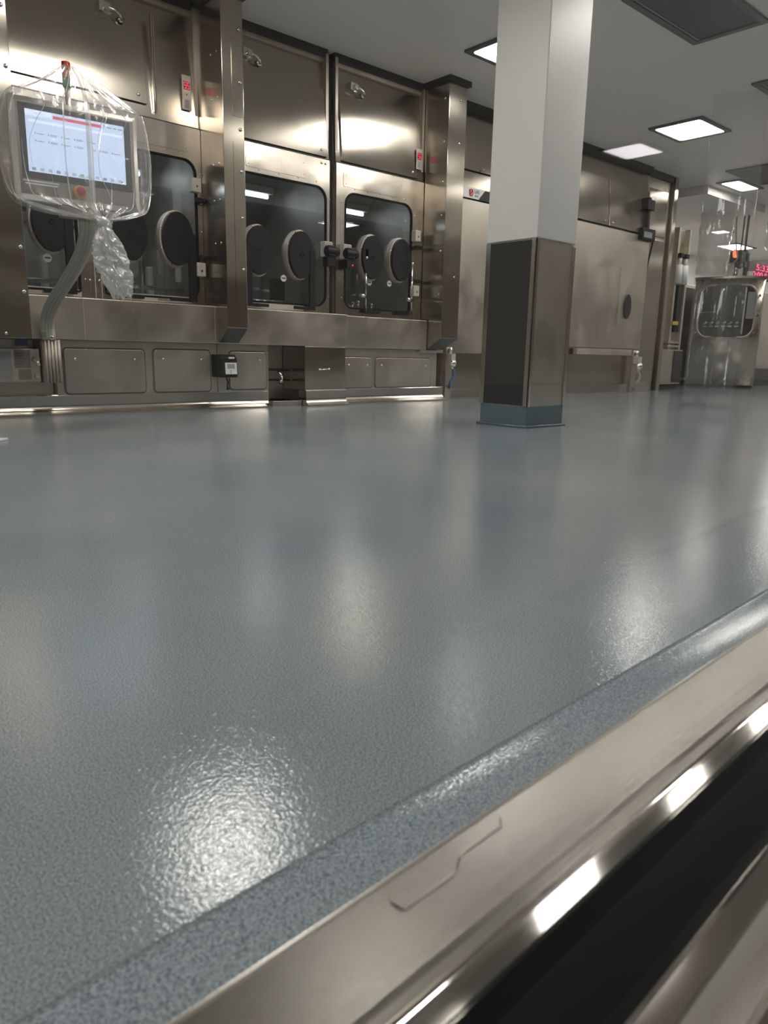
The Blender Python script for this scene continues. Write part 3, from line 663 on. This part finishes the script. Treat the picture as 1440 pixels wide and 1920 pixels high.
# clear bag: two gathered ends (apex and knot) over the box
def bag():
    bm = NB(); n = 168
    cs, sn = cos(PR), sin(PR)
    def w(lx,ly,z): return (PX+lx*cs-ly*sn, PY+lx*sn+ly*cs, z)
    ap = (.325,.05); kn = (.44,-.10)
    # (z, centre x, centre y, half width, half depth, squareness, fold amplitude)
    secs = [(2.067,.335,.05,.034,.034,.2,.001),(2.050,.345,.05,.056,.045,.2,.003),(2.00,.352,.045,.130,.075,.3,.006),(1.95,.355,.045,.205,.10,.5,.008),
            (1.90,.355,.04,.290,.115,.8,.008),(1.862,.353,.038,.362,.125,1,.005),(1.80,.352,.036,.385,.13,1,.006),(1.72,.352,.036,.400,.13,1,.007),(1.60,.352,.036,.408,.13,1,.008),(1.47,.352,.034,.402,.13,1,.010),
            (1.375,.353,.028,.385,.13,1,.011),(1.315,.356,.02,.362,.125,.9,.012),(1.285,.37,.0,.285,.115,.6,.014),(1.262,.395,-.03,.190,.095,.4,.012),(1.245,.42,-.065,.100,.060,.2,.008),(1.228,.44,-.095,.028,.028,.1,.002)]
    rnd = random.Random(3); ph = [rnd.uniform(0,6.28) for _ in range(8)]
    rows = []
    for (z,cx,cy,hw,hd,sq,am) in secs:
        row = []
        for k in range(n):
            a = 2*pi*k/n; c_, s_ = cos(a), sin(a)
            e = 2+5*sq; rr = (abs(c_)**e+abs(s_)**e)**(-1/e)
            fold = (sin(a*11+ph[0])*.5+sin(a*19+ph[1]+z*3)*.4+sin(a*31+ph[2]-z*2)*.3+sin(a*5+ph[3])*.5)*am
            x = cx+c_*rr*hw+c_*fold; y = cy+s_*rr*hd+s_*fold*1.2
            zz = z + (.012*sin(a*7+ph[4])+.008*sin(a*13+ph[5]))*(1 if hw > .1 else .1)
            row.append(bm.verts.new(w(x,y,zz)))
        rows.append(row)
    for i in range(len(rows)-1):
        for k in range(n):
            f = bm.faces.new((rows[i][k],rows[i][(k+1)%n],rows[i+1][(k+1)%n],rows[i+1][k])); f.smooth = True
    bm.faces.new(rows[0]).smooth = True
    coords = [[tuple(v.co) for v in row] for row in rows]
    bt = empty('plastic_bag', w(.35,.03,1.23), 'clear plastic bag knotted beneath the touch screen terminal it covers', 'plastic bag')
    o = obj('bag_film', bm, FILM, bt)
    sd = o.modifiers.new('s','SUBSURF'); sd.levels = 1; sd.render_levels = 2
    # doubled-over creases of the film, running between the two gathers
    for (k0,i0,i1,rr) in ((96,0,7,.0022),(104,0,6,.003),(112,0,9,.0025),(120,0,15,.004),(129,1,15,.005),(134,0,13,.003),(133,0,8,.0025),(140,0,7,.003),(147,0,6,.0035),(152,1,7,.0025),(156,1,9,.0025),
                         (100,9,15,.0025),(108,8,15,.003),(115,9,15,.0025),(130,6,15,.0025),(136,9,15,.003),(143,9,15,.003),(150,8,15,.0035),(160,8,14,.003),(90,9,15,.003)):
        pts = []
        for i in range(i0, i1+1):
            t_ = (i-i0)/(i1-i0); kk = k0 + (int((123-k0)*.10*t_) if i1 == 15 else int(3*sin(i*1.3)))
            c_ = coords[i][kk % n]; pts.append((c_[0], c_[1]-.003, c_[2]))
        pts = spline(pts, 4); m2 = len(pts)
        b2 = NB(); ww = rr*(1.1 if k0 != 129 else 3.2)
        A2 = [b2.verts.new((p[0]-ww*(.3+.7*sin(pi*q/(m2-1))), p[1]+ww*.1, p[2])) for q,p in enumerate(pts)]; M2 = [b2.verts.new((p[0], p[1]-ww*.5, p[2])) for p in pts]; B2 = [b2.verts.new((p[0]+ww*(.3+.7*sin(pi*q/(m2-1))), p[1]+ww*.1, p[2])) for q,p in enumerate(pts)]
        for q in range(m2-1):
            b2.faces.new((A2[q],M2[q],M2[q+1],A2[q+1])); b2.faces.new((M2[q],B2[q],B2[q+1],M2[q+1]))
        obj('film_crease', b2, CREASE, bt)
    # knot
    bm = NB(); kx,ky,_ = w(.44,-.10,0)
    for (dx,dz,r1) in ((0,0,.040),(.022,-.018,.034),(-.02,.012,.030)):
        bmesh.ops.create_icosphere(bm, subdivisions=3, radius=r1, matrix=Matrix.Translation((kx+dx,ky,1.222+dz)) @ Matrix.Diagonal((1.1,.8,.85,1)))
    for v in bm.verts:
        d = sin(v.co.x*150)*sin(v.co.z*120+v.co.y*90); v.co += Vector((d*.003, d*.003, d*.002))
    obj('bag_knot', bm, FILM2, bt, smooth=True)
    # crumpled tail
    from mathutils import noise
    bm = NB(); n = 64; rows = []
    K = [(1.205,.45,.016,.014),(1.17,.455,.045,.03),(1.11,.462,.075,.04),(1.04,.475,.090,.045),(.97,.490,.096,.045),(.90,.508,.085,.04),(.85,.520,.070,.035),(.815,.530,.055,.028),(.80,.53,.05,.022)]
    for i in range(41):
        u = i/40*8; j = min(7, int(u)); q = u-j; z,cx,hw,hd = [K[j][m]*(1-q)+K[j+1][m]*q for m in range(4)]
        row = []
        for k in range(n):
            a = 2*pi*k/n; P3 = Vector((cos(a)*2.2, sin(a)*2.2, z*16))
            f = 1+(.40*(1-abs(noise.noise(P3))*2.4)-.2) + .12*noise.noise(P3*3)
            f = 1+(f-1)*min(1, hw/.05)
            row.append(bm.verts.new(w(cx+cos(a)*hw*f, -.10+sin(a)*hd*f*1.1, z+(.012*sin(a*4)+.01*sin(a*9) if i > 37 else .006*noise.noise(P3*2)))))
        rows.append(row)
    for i in range(len(rows)-1):
        for k in range(n): bm.faces.new((rows[i][k],rows[i][(k+1)%n],rows[i+1][(k+1)%n],rows[i+1][k]))
    o = obj('bag_tail', bm, FILM2, bt)
bag()

bm = NB(); prism(bm, [(.93,4.20),(1.03,4.22),(1.085,4.28),(1.05,4.31),(.93,4.30)], .001, .012, 'z'); o = obj('paper_scrap', bm, WHITE, None, bevel=.002); tag(o, 'small white paper scrap on the floor at the left edge', 'paper')
# ------------------------------------------------------------------ pillar
t = empty('pillar', (4.395,3.41,0), 'square white pillar with a steel-clad lower half', 'pillar')
bx('upper_cladding', CLAD, t, 4.172, 4.622, 3.192, 3.632, 1.28, CZ, bevel=.006)
bx('steel_guard', STD, t, 4.180, 4.612, 3.200, 3.624, .15, 1.28, bevel=.004)
bx('smoked_panel', DARKST, t, 4.176, 4.181, 3.235, 3.600, .155, 1.272, bevel=.001, label='dark smoked panel on the left face')
for (a,b,c,d) in ((4.170,4.174,3.190,3.232),(4.170,4.174,3.594,3.634)): bx('corner_guard', STX, t, a,b+.006,c,d,.15,1.278,bevel=.001)
bx('corner_guard', STX, t, 4.170, 4.205, 3.190, 3.199, .15, 1.278, bevel=.001); bx('corner_guard', STX, t, 4.592, 4.622, 3.190, 3.199, .15, 1.26, bevel=.001)
bm = NB(); box(bm, 4.178,4.614,3.198,3.626,.0,.15); 
obj('epoxy_base', bm, EPOX, t, bevel=.004)
bm = NB()
for z in (.008,): 
    for q in (((4.165,3.185,z),(4.628,3.185,z)),((4.165,3.185,z),(4.165,3.64,z))): cyl(bm, q[0], q[1], .010, 8)
obj('base_cove', bm, EPOX, t)

# ------------------------------------------------------------------ cabinet behind and right of the pillar
t = empty('machine_cabinet', (8.0,6.2,0), 'long plain steel machine cabinet running behind the white pillar', 'cabinet')
bm = NB(); prism(bm, [(5.90,.12),(5.90,2.25),(5.985,3.12),(7.0,3.12),(7.0,.12)], 5.96, 10.33); obj('body', bm, ST, t, bevel=.004)
bx('lower_panel', STD, t, 7.2, 10.33, 5.865, 5.90, .64, 2.235, bevel=.003); bx('lower_panel', STD, t, 5.97, 7.18, 5.865, 5.90, .52, 2.19, bevel=.003)
bx('upper_panel', ST, t, 5.97, 8.1, 5.865, 5.90, 2.50, 2.86, bevel=.003); bx('upper_panel', ST, t, 5.97, 8.1, 5.868, 5.90, 2.315, 2.485, bevel=.003)
bx('upper_panel', ST, t, 8.12, 9.22, 5.865, 5.90, 2.26, 2.86, bevel=.003); bx('upper_panel', ST, t, 9.24, 10.31, 5.865, 5.90, 2.26, 2.86, bevel=.003)
bx('seam_gasket', TRIM, t, 8.1, 10.33, 5.885, 5.90, 2.236, 2.258, bevel=0); bx('shelf_rail', SATIN, t, 8.60, 10.0, 5.80, 5.865, .54, .62)
bx('ceiling_trim', TRIM, t, 5.96, 10.33, 5.90, 5.99, 3.12, CZ, bevel=0); bx('skirt_panel', STD, t, 6.05, 10.33, 5.93, 5.97, .10, .50, bevel=.003)
for ch in list(t.children):
    if ch.name.startswith('upper_panel'): lean(ch, t)
bolts(t, [(9.13,5.865,2.31),(9.33,5.865,2.31),(6.62,5.865,2.53)], .016, 'lock')
bx('hatch_edge', STX, t, 9.60, 9.62, 5.855, 5.865, .95, 1.75); 
bm = NB(); prism(bm, ellipse(9.86,1.23,.09,.17,32), 5.845, 5.865, 'y'); obj('oval_hatch', bm, DARKST, t, bevel=.004)
# sign strip with red logo
t = empty('machine_sign', (6.4,5.86,2.19), 'dark sign strip with a white slanted plate and red logo left of the pillar', 'sign')
bx('dark_strip', DARKST, t, 5.97, 8.1, 5.846, 5.864, 2.20, 2.31, bevel=.001)
bm = NB(); prism(bm, [(5.97,2.20),(6.53,2.20),(6.64,2.31),(5.97,2.31)], 5.842, 5.846, 'y'); pl = obj('white_plate', bm, WHITE, t)
bm = NB(); ring(bm, ellipse(6.405,2.256,.034,.040,24), ellipse(6.405,2.256,.022,.026,24), 5.839, 5.842); prism(bm, [(6.372,2.222),(6.392,2.222),(6.440,2.290),(6.420,2.290)], 5.838, 5.842, 'y'); prism(bm, [(6.37,2.245),(6.395,2.245),(6.395,2.29),(6.37,2.29)], 5.8385, 5.842, 'y'); obj('logo', bm, LABR, pl, label='red emblem')
def text(s, size, loc, m_, parent, name='lettering', rz=0, sx=1):
    cu = bpy.data.curves.new(name, 'FONT'); cu.body = s; cu.size = size; cu.extrude = .001
    o = bpy.data.objects.new(name, cu); C.objects.link(o)
    dg = bpy.context.evaluated_depsgraph_get(); me = bpy.data.meshes.new_from_object(o.evaluated_get(dg))
    bpy.data.objects.remove(o); me.materials.clear(); me.materials.append(m_)
    me.transform(Matrix.Translation(loc) @ Matrix.Rotation(rz,4,'Z') @ Matrix.Rotation(pi/2,4,'X'))
    if sx != 1:
        for v in me.vertices: v.co.x = loc[0]+(v.co.x-loc[0])*sx
    me.transform(wmat(parent).inverted())
    o = bpy.data.objects.new(name, me); C.objects.link(o); o.parent = parent; return o
text('LIFE', .050, (6.455,5.8405,2.257), LABK, pl); text('tech', .034, (6.465,5.8405,2.222), LABK, pl)
def sticker(label, x, z, y): tag(obj('sticker', (lambda b:(box(b,x-.02,x+.02,y-.004,y,z-.025,z+.025),b)[1])(NB()), WHITE, None), label, 'sticker')
sticker('small white sticker on the low dark panel left of the pillar', 6.56, .335, 5.929); sticker('small white sticker on the low dark panel right of the pillar', 9.75, .35, 5.929)
# hose valve by second duct, and its twin further right
def valve(label, x, y, z, s=1, blue=True):
    t = empty('hose_valve', (x,y,z-.3*s), label, 'valve')
    bx('valve_body', BEIGE, t, x-.035*s, x+.035*s, y-.05*s, y+.02*s, z-.03*s, z+.05*s, bevel=.006)
    bm = NB(); dome(bm, (x,y-.04*s,z-.055*s), .045*s, .04*s); cyl(bm,(x,y-.03*s,z-.02*s),(x,y-.03*s,z-.12*s),.02*s); cyl(bm,(x,y,z+.05*s),(x,y,z+.12*s),.018*s); obj('valve_knob', bm, CHROME, t)
    bm = NB(); tube(bm, spline([(x,y-.03*s,z-.10*s),(x+.02*s,y-.05*s,z-.18*s),(x-.02*s,y-.03*s,z-.26*s),(x+.01,y+.01,z-.33*s)],6), .014*s); obj('hose', bm, BLUEH if blue else GREY, t)
    bx('mount_post', STD, t, x-.05*s, x+.05*s, y+.02, y+.08, 0.0, z+.12*s)
valve('hose valve with a blue tube under the second duct post', 6.10, 5.77, .46)
valve('hose valve with a pale cover at the right end of the long cabinet', 10.08, 5.76, .46, 1.3, False)
# ---- cabinets further right, set back
t = empty('machine_cabinet', (11.1,6.4,0), 'narrow tall steel cabinet past the right end of the long one', 'cabinet')
bx('body', STD, t, 10.36, 11.02, 6.0, 7.0, .0, 3.1, bevel=.004); bx('door', ST, t, 10.42, 10.96, 5.985, 6.0, .15, 2.25, bevel=.003); bx('upper_panel', ST, t, 10.42, 10.96, 5.985, 6.0, 2.30, 2.95)
bx('ceiling_trim', TRIM, t, 10.34, 11.02, 5.96, 6.02, 3.1, CZ, bevel=0)
t0 = t = empty('wall_display', (10.55,5.8,2.15), 'small black display box at the upper end of the long cabinet', 'display')
bx('case', BLACK, t, 10.36, 10.72, 5.80, 5.9, 2.17, 2.33, bevel=.008); bx('display', GREY, t, 10.40, 10.62, 5.795, 5.80, 2.20, 2.28, bevel=0)
bx('bracket', BLACK, t, 10.50, 10.56, 5.82, 5.98, 2.33, 2.75); bm = NB(); tube(bm, spline([(10.75,5.85,2.17),(10.74,5.9,1.8),(10.70,5.9,1.3),(10.66,5.93,.7),(10.62,5.9,.45)],6), .012); obj('cable', bm, BLACK, t)
bx('bracket_box', BLACK, t, 10.44, 10.64, 5.80, 5.90, 2.58, 2.72, bevel=.01)
t0.location.x -= .36
t = empty('steel_column', (11.13,6.0,0), 'slim bright steel column left of the cylinder stand', 'column')
bx('shaft', ST, t, 11.08, 11.18, 5.95, 6.05, .0, 3.19)
t = empty('cylinder_stand', (12.0,6.1,0), 'stand with two white gas cylinders and a yellow tag', 'stand')
bx('back_plate', STD, t, 11.82, 12.35, 6.3, 6.35, .66, 2.6); bx('rail', SATIN, t, 11.86, 11.92, 6.22, 6.3, .66, 2.6); bx('rail', SATIN, t, 12.22, 12.28, 6.22, 6.3, .66, 2.6)
for x in (11.93, 12.12):
    bm = NB(); cyl(bm, (x,6.2,1.72),(x,6.2,2.02),.055); cyl(bm,(x,6.2,2.02),(x,6.2,2.13),.03); obj('cylinder', bm, WHITE, t)
    bm = NB(); box(bm, x-.05,x+.05,6.16,6.24,2.13,2.2); obj('regulator', bm, BLACK, t, bevel=.01)
bx('slide', BLACK, t, 11.98, 12.12, 6.2, 6.3, .95, 1.70); bx('tag', YTAG, t, 11.86, 12.05, 6.18, 6.2, 1.06, 1.12); bx('vent_slat', SATIN, t, 11.8, 12.2, 6.2, 6.3, .76, .79); bx('vent_slat', SATIN, t, 11.8, 12.2, 6.2, 6.3, .70, .73)
t = empty('control_cabinet', (12.0,6.3,0), 'low dark steel cabinet between the cylinder stand base and the drum machine', 'cabinet')
bx('body', STD, t, 11.45, 12.15, 6.1, 6.9, .09, .655, bevel=.006); bx('door', DARKST, t, 11.85, 12.13, 6.085, 6.1, .12, .64); bx('plinth', TRIM, t, 11.5, 12.12, 6.15, 6.85, 0, .09, bevel=0)

# ---- drum machine with a round-cornered window, facing the camera
DC = Vector((14.02, 6.27, 0)); DR = math.atan2(DC.y, DC.x) - pi/2     # local -Y looks at the camera
t = empty('drum_machine', DC, 'curved steel machine with a round-cornered window at the far right', 'machine', rz=DR); t.scale = (.89,1,1)
def arc(hw, sag, n=20, y0=0): 
    Rr = (hw*hw+sag*sag)/(2*sag); a = math.asin(hw/Rr)
    return [(Rr*sin(-a+2*a*k/n), y0+(Rr-sag)-Rr*cos(-a+2*a*k/n)) for k in range(n+1)], Rr
ar, Rr = arc(.66, .20)
bm = NB(); prism(bm, ar+[(.66,.9),(-.66,.9)], .05, 1.98, 'z'); body = obj('body', bm, steel('drum_steel', rough=.2, aniso=.5, streak=(260,260,3)), t, local=True)
for p in body.data.polygons: p.use_smooth = abs(p.normal.z) < .5 and p.normal.y < -.3
bm = NB(); ar2,_ = arc(.68,.205); prism(bm, ar2+[(.68,.92),(-.68,.92)], 1.96, 2.0, 'z'); obj('top_rim', bm, STX, t, local=True)
bm = NB(); prism(bm, [(a*.97,b+.03) for a,b in ar]+[(.62,.9),(-.62,.9)], 0, .05, 'z'); obj('plinth', bm, TRIM, t, local=True)
def on_arc(bm, off):      # bend flat XZ shapes onto the curved front
    for v in bm.verts:
        x = v.co.x; v.co.y = v.co.y + (Rr-.20) - math.sqrt(max(0,Rr*Rr-x*x)) - off
wx0,wx1,wz0,wz1 = -.56,.54,.90,1.86
bm = NB(); ring(bm, rrect(wx0,wx1,wz0,wz1,.22,10), rrect(wx0+.035,wx1-.035,wz0+.035,wz1-.035,.19,10), -.02, .01); on_arc(bm,.005); obj('window_ring', bm, SATIN, t, local=True, smooth=True)
bm = NB(); g = 24
dk = NB(); prm = rrect(wx0+.02,wx1-.02,wz0+.02,wz1-.02,.2,10)
xs = [wx0+.02+(wx1-wx0-.04)*k/g for k in range(g+1)]
def span(x):
    r=.2; a=wx0+.02; b=wx1-.02; c=wz0+.02; d=wz1-.02; e = 0
    if x < a+r: e = r-math.sqrt(max(0,r*r-(a+r-x)**2))
    if x > b-r: e = r-math.sqrt(max(0,r*r-(x-b+r)**2))
    return c+e, d-e
for off, tb in ((.004,dk),(.016,bm)):
    vs = [[tb.verts.new((x,0,z)) for z in span(x)] for x in xs]
    for k in range(g): tb.faces.new((vs[k][0],vs[k+1][0],vs[k+1][1],vs[k][1]))
    on_arc(tb, off)
obj('dark_opening', dk, mat('dark_chamber',(.035,.035,.04),.3), t, local=True, smooth=True); pane = obj('window_pane', bm, ACRY, t, local=True, smooth=True)
bm = NB(); box(bm, -.5,.30,-.012,0,1.52,1.56); box(bm,-.52,-.2,-.012,0,1.36,1.375); box(bm,.30,.33,-.012,0,.98,1.8); 
for k in range(6): cyl(bm,(-.42+k*.12,-.004,1.15),(-.36+k*.12,-.004,1.19),.02,8); box(bm,-.44+k*.12,-.36+k*.12,-.01,0,1.10,1.125)
on_arc(bm,.008); obj('inner_racks', bm, SATIN, t, local=True)
bm = NB(); box(bm, .36,.50,-.012,0,1.25,1.72); on_arc(bm,.008); obj('side_baffle', bm, GREY, t, local=True)
for z in (1.0,1.32,1.66):
    for s in (-1,1): bm = NB(); cyl(bm,(s*.585,-.03,z),(s*.585,.03,z),.022,12); on_arc(bm,.0); obj('window_clamp', bm, CHROME, t, local=True)
for x in (-.16,.10): bm = NB(); box(bm, x-.008,x+.008,-.006,.0,.06,.88); on_arc(bm,.0); obj('seam_strip', bm, STX, t, local=True)
bm = NB(); cyl(bm,(.1,-.02,.16),(.1,.0,.16),.022,12); on_arc(bm,0); obj('lock', bm, WHITE, t, local=True)
# neck pipe on the drum
bm = NB(); tube(bm,[(.08,.35,2.0),(.08,.35,2.32)],.05); tube(bm,[(-.35,.35,2.26),(.08,.35,2.32)],.045); obj('neck_pipe', bm, CHROME, t, local=True)
bm = NB(); box(bm,.30,.42,.25,.4,2.0,2.12); cyl(bm,(.34,.2,2.0),(.34,.2,2.08),.03); obj('top_valve', bm, WHITE, t, local=True, bevel=.01)
# another dark steel machine to the right edge
t = empty('machine_cabinet', (15.9,6.9,0), 'dark steel cabinet cut off by the right edge behind the drum', 'cabinet')
bx('body', STD, t, 15.2, 17.4, 6.35, 7.4, .0, 1.85, bevel=.01); bx('plinth', TRIM, t, 15.3, 17.3, 6.3, 6.35, .0, .35); bx('door', STD, t, 15.4, 16.4, 6.33, 6.35, .4, 1.75)

t = empty('machine_cabinet', (15.1,7.9,0), 'dark steel cabinet seen in the gap between the cylinder stand and the drum', 'cabinet')
bx('body', STD, t, 14.2, 16.0, 7.6, 8.3, .06, 2.02, bevel=.01); bx('door', DARKST, t, 14.25, 15.95, 7.58, 7.6, .12, 1.95); bx('plinth', TRIM, t, 14.25, 15.95, 7.65, 8.2, .0, .06, bevel=0)
# ---- clear sleeves and curtain
def sleeve(label, p, r, z0, z1, closed):
    t = empty('plastic_sleeve', (p[0],p[1],z0), label, 'sleeve', 'clear plastic sleeves hanging at the far right')
    bm = NB(); n = 32; rows = []
    K = 16
    for i in range(K+1):
        z = z0+(z1-z0)*i/K; rr = r*(1+.03*sin(i*1.9))
        if closed: rr = r*min(1, math.sqrt(max(0,1-(1-min(1,(z-z0)/r*.9))**2))+.02)
        rows.append([bm.verts.new((p[0]+rr*cos(2*pi*k/n)*(1+.05*sin(k*3+i)),p[1]+rr*sin(2*pi*k/n)*(1+.05*sin(k*5-i)),z)) for k in range(n)])
    for i in range(K):
        for k in range(n): bm.faces.new((rows[i][k],rows[i][(k+1)%n],rows[i+1][(k+1)%n],rows[i+1][k])).smooth = True
    if closed: bm.faces.new(rows[0])
    obj('sleeve_film', bm, SLEEVE, t)
    bm = NB()
    for zz in (z1-.02,): ring(bm, [(r*1.05*cos(2*pi*k/n),r*1.05*sin(2*pi*k/n)) for k in range(n)], [(r*.97*cos(2*pi*k/n),r*.97*sin(2*pi*k/n)) for k in range(n)], -.02,.02)
    bm.transform(Matrix.Translation((p[0],p[1],z1-.02)) @ Matrix.Rotation(pi/2,4,'X')); obj('clamp_ring', bm, CHROME, t)
    return t
sleeve('wide clear plastic sleeve standing over the drum machine', (13.6,6.45), .27, 2.02, CZ-.02, False)
sleeve('round-ended clear plastic sleeve hanging at the right edge of the photo', (14.3,5.62), .22, 2.33, CZ-.02, True)
# loose curtain strips from the ceiling
bm = NB(); n = 16; p0, p1 = Vector((7.92,3.93)), Vector((8.15,3.46))
def cp(t, z, k): 
    q = p0.lerp(p1, t); d = Vector((.9,.43)); q = q + d*.018*sin(t*17+k); return (q.x, q.y, z)
A_ = [bm.verts.new(cp(i/n, CZ-.03, 0)) for i in range(n+1)]; B_ = [bm.verts.new(cp(i/n, .02, .7)) for i in range(n+1)]
for i in range(n): bm.faces.new((A_[i],A_[i+1],B_[i+1],B_[i])).smooth = True
o = obj('curtain_strip', bm, CURT, None); sl = o.modifiers.new('s','SOLIDIFY'); sl.thickness = .002
tag(o, 'clear curtain strip hanging from ceiling to floor right of the pillar', 'curtain strip')
# red figure display and camera
t = empty('led_display', (15.0,6.2,2.06), 'hanging display with bright red figures at the right edge', 'display')
bx('case', BLACK, t, 14.50, 15.9, 6.2, 6.28, 2.03, 2.33, bevel=.01); d_ = bx('display', LEDB, t, 14.54, 15.87, 6.19, 6.2, 2.05, 2.31, bevel=0)
text('5:33', .16, (14.85,6.187,2.19), LEDP, d_, 'digits', sx=2.2); text('0:00.0', .14, (14.72,6.187,2.065), LEDP, d_, 'digits', sx=2)
bx('hanger', BLACK, t, 14.38, 14.48, 6.2, 6.3, 2.2, 2.5); bm = NB(); tube(bm,[(14.43,6.25,2.5),(14.43,6.25,CZ)],.02); obj('hanger_rod', bm, BLACK, t)
t = t1 = empty('ceiling_camera', (14.2,6.3,2.2), 'black hanging camera unit with an orange ring lamp', 'camera')
bm = NB(); box(bm, 14.02,14.42,6.2,6.42,2.27,2.48); cyl(bm,(14.0,6.3,2.35),(13.88,6.28,2.35),.06); cyl(bm,(14.1,6.25,2.27),(14.06,6.22,2.17),.05); obj('case', bm, BLACK, t, bevel=.03)
bm = NB(); ring(bm, ellipse(13.80,2.40,.075,.075,20), ellipse(13.80,2.40,.03,.03,20), 6.2,6.23); obj('ring_lamp', bm, LEDO, t)
bm = NB(); tube(bm, spline([(14.2,6.3,2.48),(14.22,6.3,2.8),(14.2,6.3,CZ)],5), .014); obj('cable', bm, BLACK, t)
bm = NB(); tube(bm, spline([(14.0,6.35,CZ),(13.9,6.30,2.9),(13.78,6.2,2.5),(13.74,6.14,2.3),(13.75,6.25,2.2),(13.95,6.25,2.3)],7), .012); o = obj('cable', bm, GREY, None); o.location.x += .16; t1.location.x += .16; tag(o, 'thin grey cable looping down beside the orange ring lamp', 'cable')

# dropped soffit over the far machines
bm = NB(); box(bm, 11.9, 14.1, 5.84, 9.7, 3.06, CZ-.001); struct('trim_soffit', bm, CEIL)

# ------------------------------------------------------------------ ceiling lights and filters
def light(x, y, label, sx=.62, sy=.60, m_=LAMP, rz=0, grp='square ceiling lamps', fins=False):
    t = empty('ceiling_lamp', (x,y,CZ), label, 'ceiling lamp', grp, rz=rz)
    bm = NB(); a,b = sx/2+.05, sy/2+.05
    o_ = rrect(-a,a,-b,b,.004,2); i_ = rrect(-sx/2,sx/2,-sy/2,sy/2,.04,2)
    ring(bm, o_, i_, -.022, 0); bm.transform(Matrix.Rotation(pi/2,4,'X')); 
    for v in bm.verts: v.co.z = -abs(v.co.z)
    obj('frame', bm, LFR, t, local=True)
    bm = NB(); prism(bm, i_, -.012, -.004, 'z'); obj('diffuser', bm, m_, t, local=True)
    if fins:
        for k in range(4):
            bm = NB(); fx = -.16+.105*k; box(bm, fx-.012, fx+.012, -sy*.30, sy*.30, -.017, -.012); obj('fin', bm, FIN, t, local=True)
    return t
row = [(-.85,'lamp'),(2.35,'ceiling lamp above the left window of the machine line'),(5.72,'ceiling lamp half hidden behind the white pillar'),(8.96,'brightest square ceiling lamp, right of the pillar'),(15.4,'ceiling lamp nearest the red figure display')]
for k,(x,l) in enumerate(row):
    if k == 0: continue
    light(x, 4.70 if k != 1 else 4.25, l, .66 if k != 1 else .7, .56, fins=(k == 3))
for k,x in enumerate((-2.7, -.2, 2.3, 5.55, 7.35, 9.85, 12.3)):
    light(x, 2.52, 'square lamp of the near row, out of the photo above the glass wall', .66, .62, grp='near row of ceiling lamps')
light(12.25, 5.50, 'long narrow ceiling lamp beside the filter above the drum machine', .75, .28)
light(18.6, 8.3, 'far ceiling lamp behind the round-ended sleeve', .95, .5); light(16.25, 7.6, 'small far ceiling lamp right of the wide sleeve', .35, .3)
for x,y in ((19.5,5.0),(20.4,7.0),(17.3,6.1),(20.4,2.6)): light(x, y, 'unseen lamp added past the right edge to brighten the far end of the room', .9, .6, grp='added far end lamps')  # added out of view to brighten the far wall
# fins seen inside the bright lamp
def hepa(x0,x1,y0,y1,label):
    t = empty('ceiling_filter', ((x0+x1)/2,(y0+y1)/2,CZ), label, 'ceiling filter', 'dark ceiling filter panels')
    bm = NB()
    box(bm, x0,x1,y0,y0+.06,CZ-.02,CZ); box(bm, x0,x1,y1-.06,y1,CZ-.02,CZ); box(bm, x0,x0+.06,y0+.06,y1-.06,CZ-.02,CZ); box(bm, x1-.06,x1,y0+.06,y1-.06,CZ-.02,CZ)
    obj('frame', bm, HFR, t, bevel=.003)
    bm = NB(); box(bm, x0+.06,x1-.06,y0+.06,y1-.06,CZ-.008,CZ); obj('filter_face', bm, HEPA, t)
    bm = NB(); box(bm, x0+.07,x0+.085,y0+.07,y1-.07,CZ-.016,CZ-.008); box(bm, x0+.07,x1-.07,y1-.085,y1-.07,CZ-.016,CZ-.008); obj('face_edge', bm, GREY, t)
hepa(5.48, 6.65, 2.90, 3.535, 'large dark ceiling filter at the top right corner')
hepa(7.95, 9.10, 2.90, 3.58, 'dark ceiling filter corner at the right edge, upper one')
hepa(11.2, 12.4, 4.45, 5.27, 'dark ceiling filter above the drum machine')

# lamps in the corridor behind the viewer, mirrored by the window pane
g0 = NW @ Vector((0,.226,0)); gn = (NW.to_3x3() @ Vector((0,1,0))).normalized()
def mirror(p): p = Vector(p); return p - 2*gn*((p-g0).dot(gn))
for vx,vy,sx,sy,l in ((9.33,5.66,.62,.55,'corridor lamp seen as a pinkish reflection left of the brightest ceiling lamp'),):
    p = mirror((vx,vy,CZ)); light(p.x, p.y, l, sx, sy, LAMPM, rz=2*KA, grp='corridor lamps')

for k,x in enumerate((-1.2, 3.9, 10.2)): light(x, -1.3, 'lamp along the corridor ceiling outside the glass, out of the photo', .7, .5, LAMPC, grp='corridor lamps')
# ------------------------------------------------------------------ world and view
w = bpy.data.worlds.new('world'); scn.world = w; w.use_nodes = True
w.node_tree.nodes['Background'].inputs[0].default_value = (.5,.5,.5,1); w.node_tree.nodes['Background'].inputs[1].default_value = .0
vs = scn.view_settings; vs.view_transform = 'Standard'; vs.look = 'None'; vs.gamma = 1; vs.use_curve_mapping = False; vs.exposure = .5
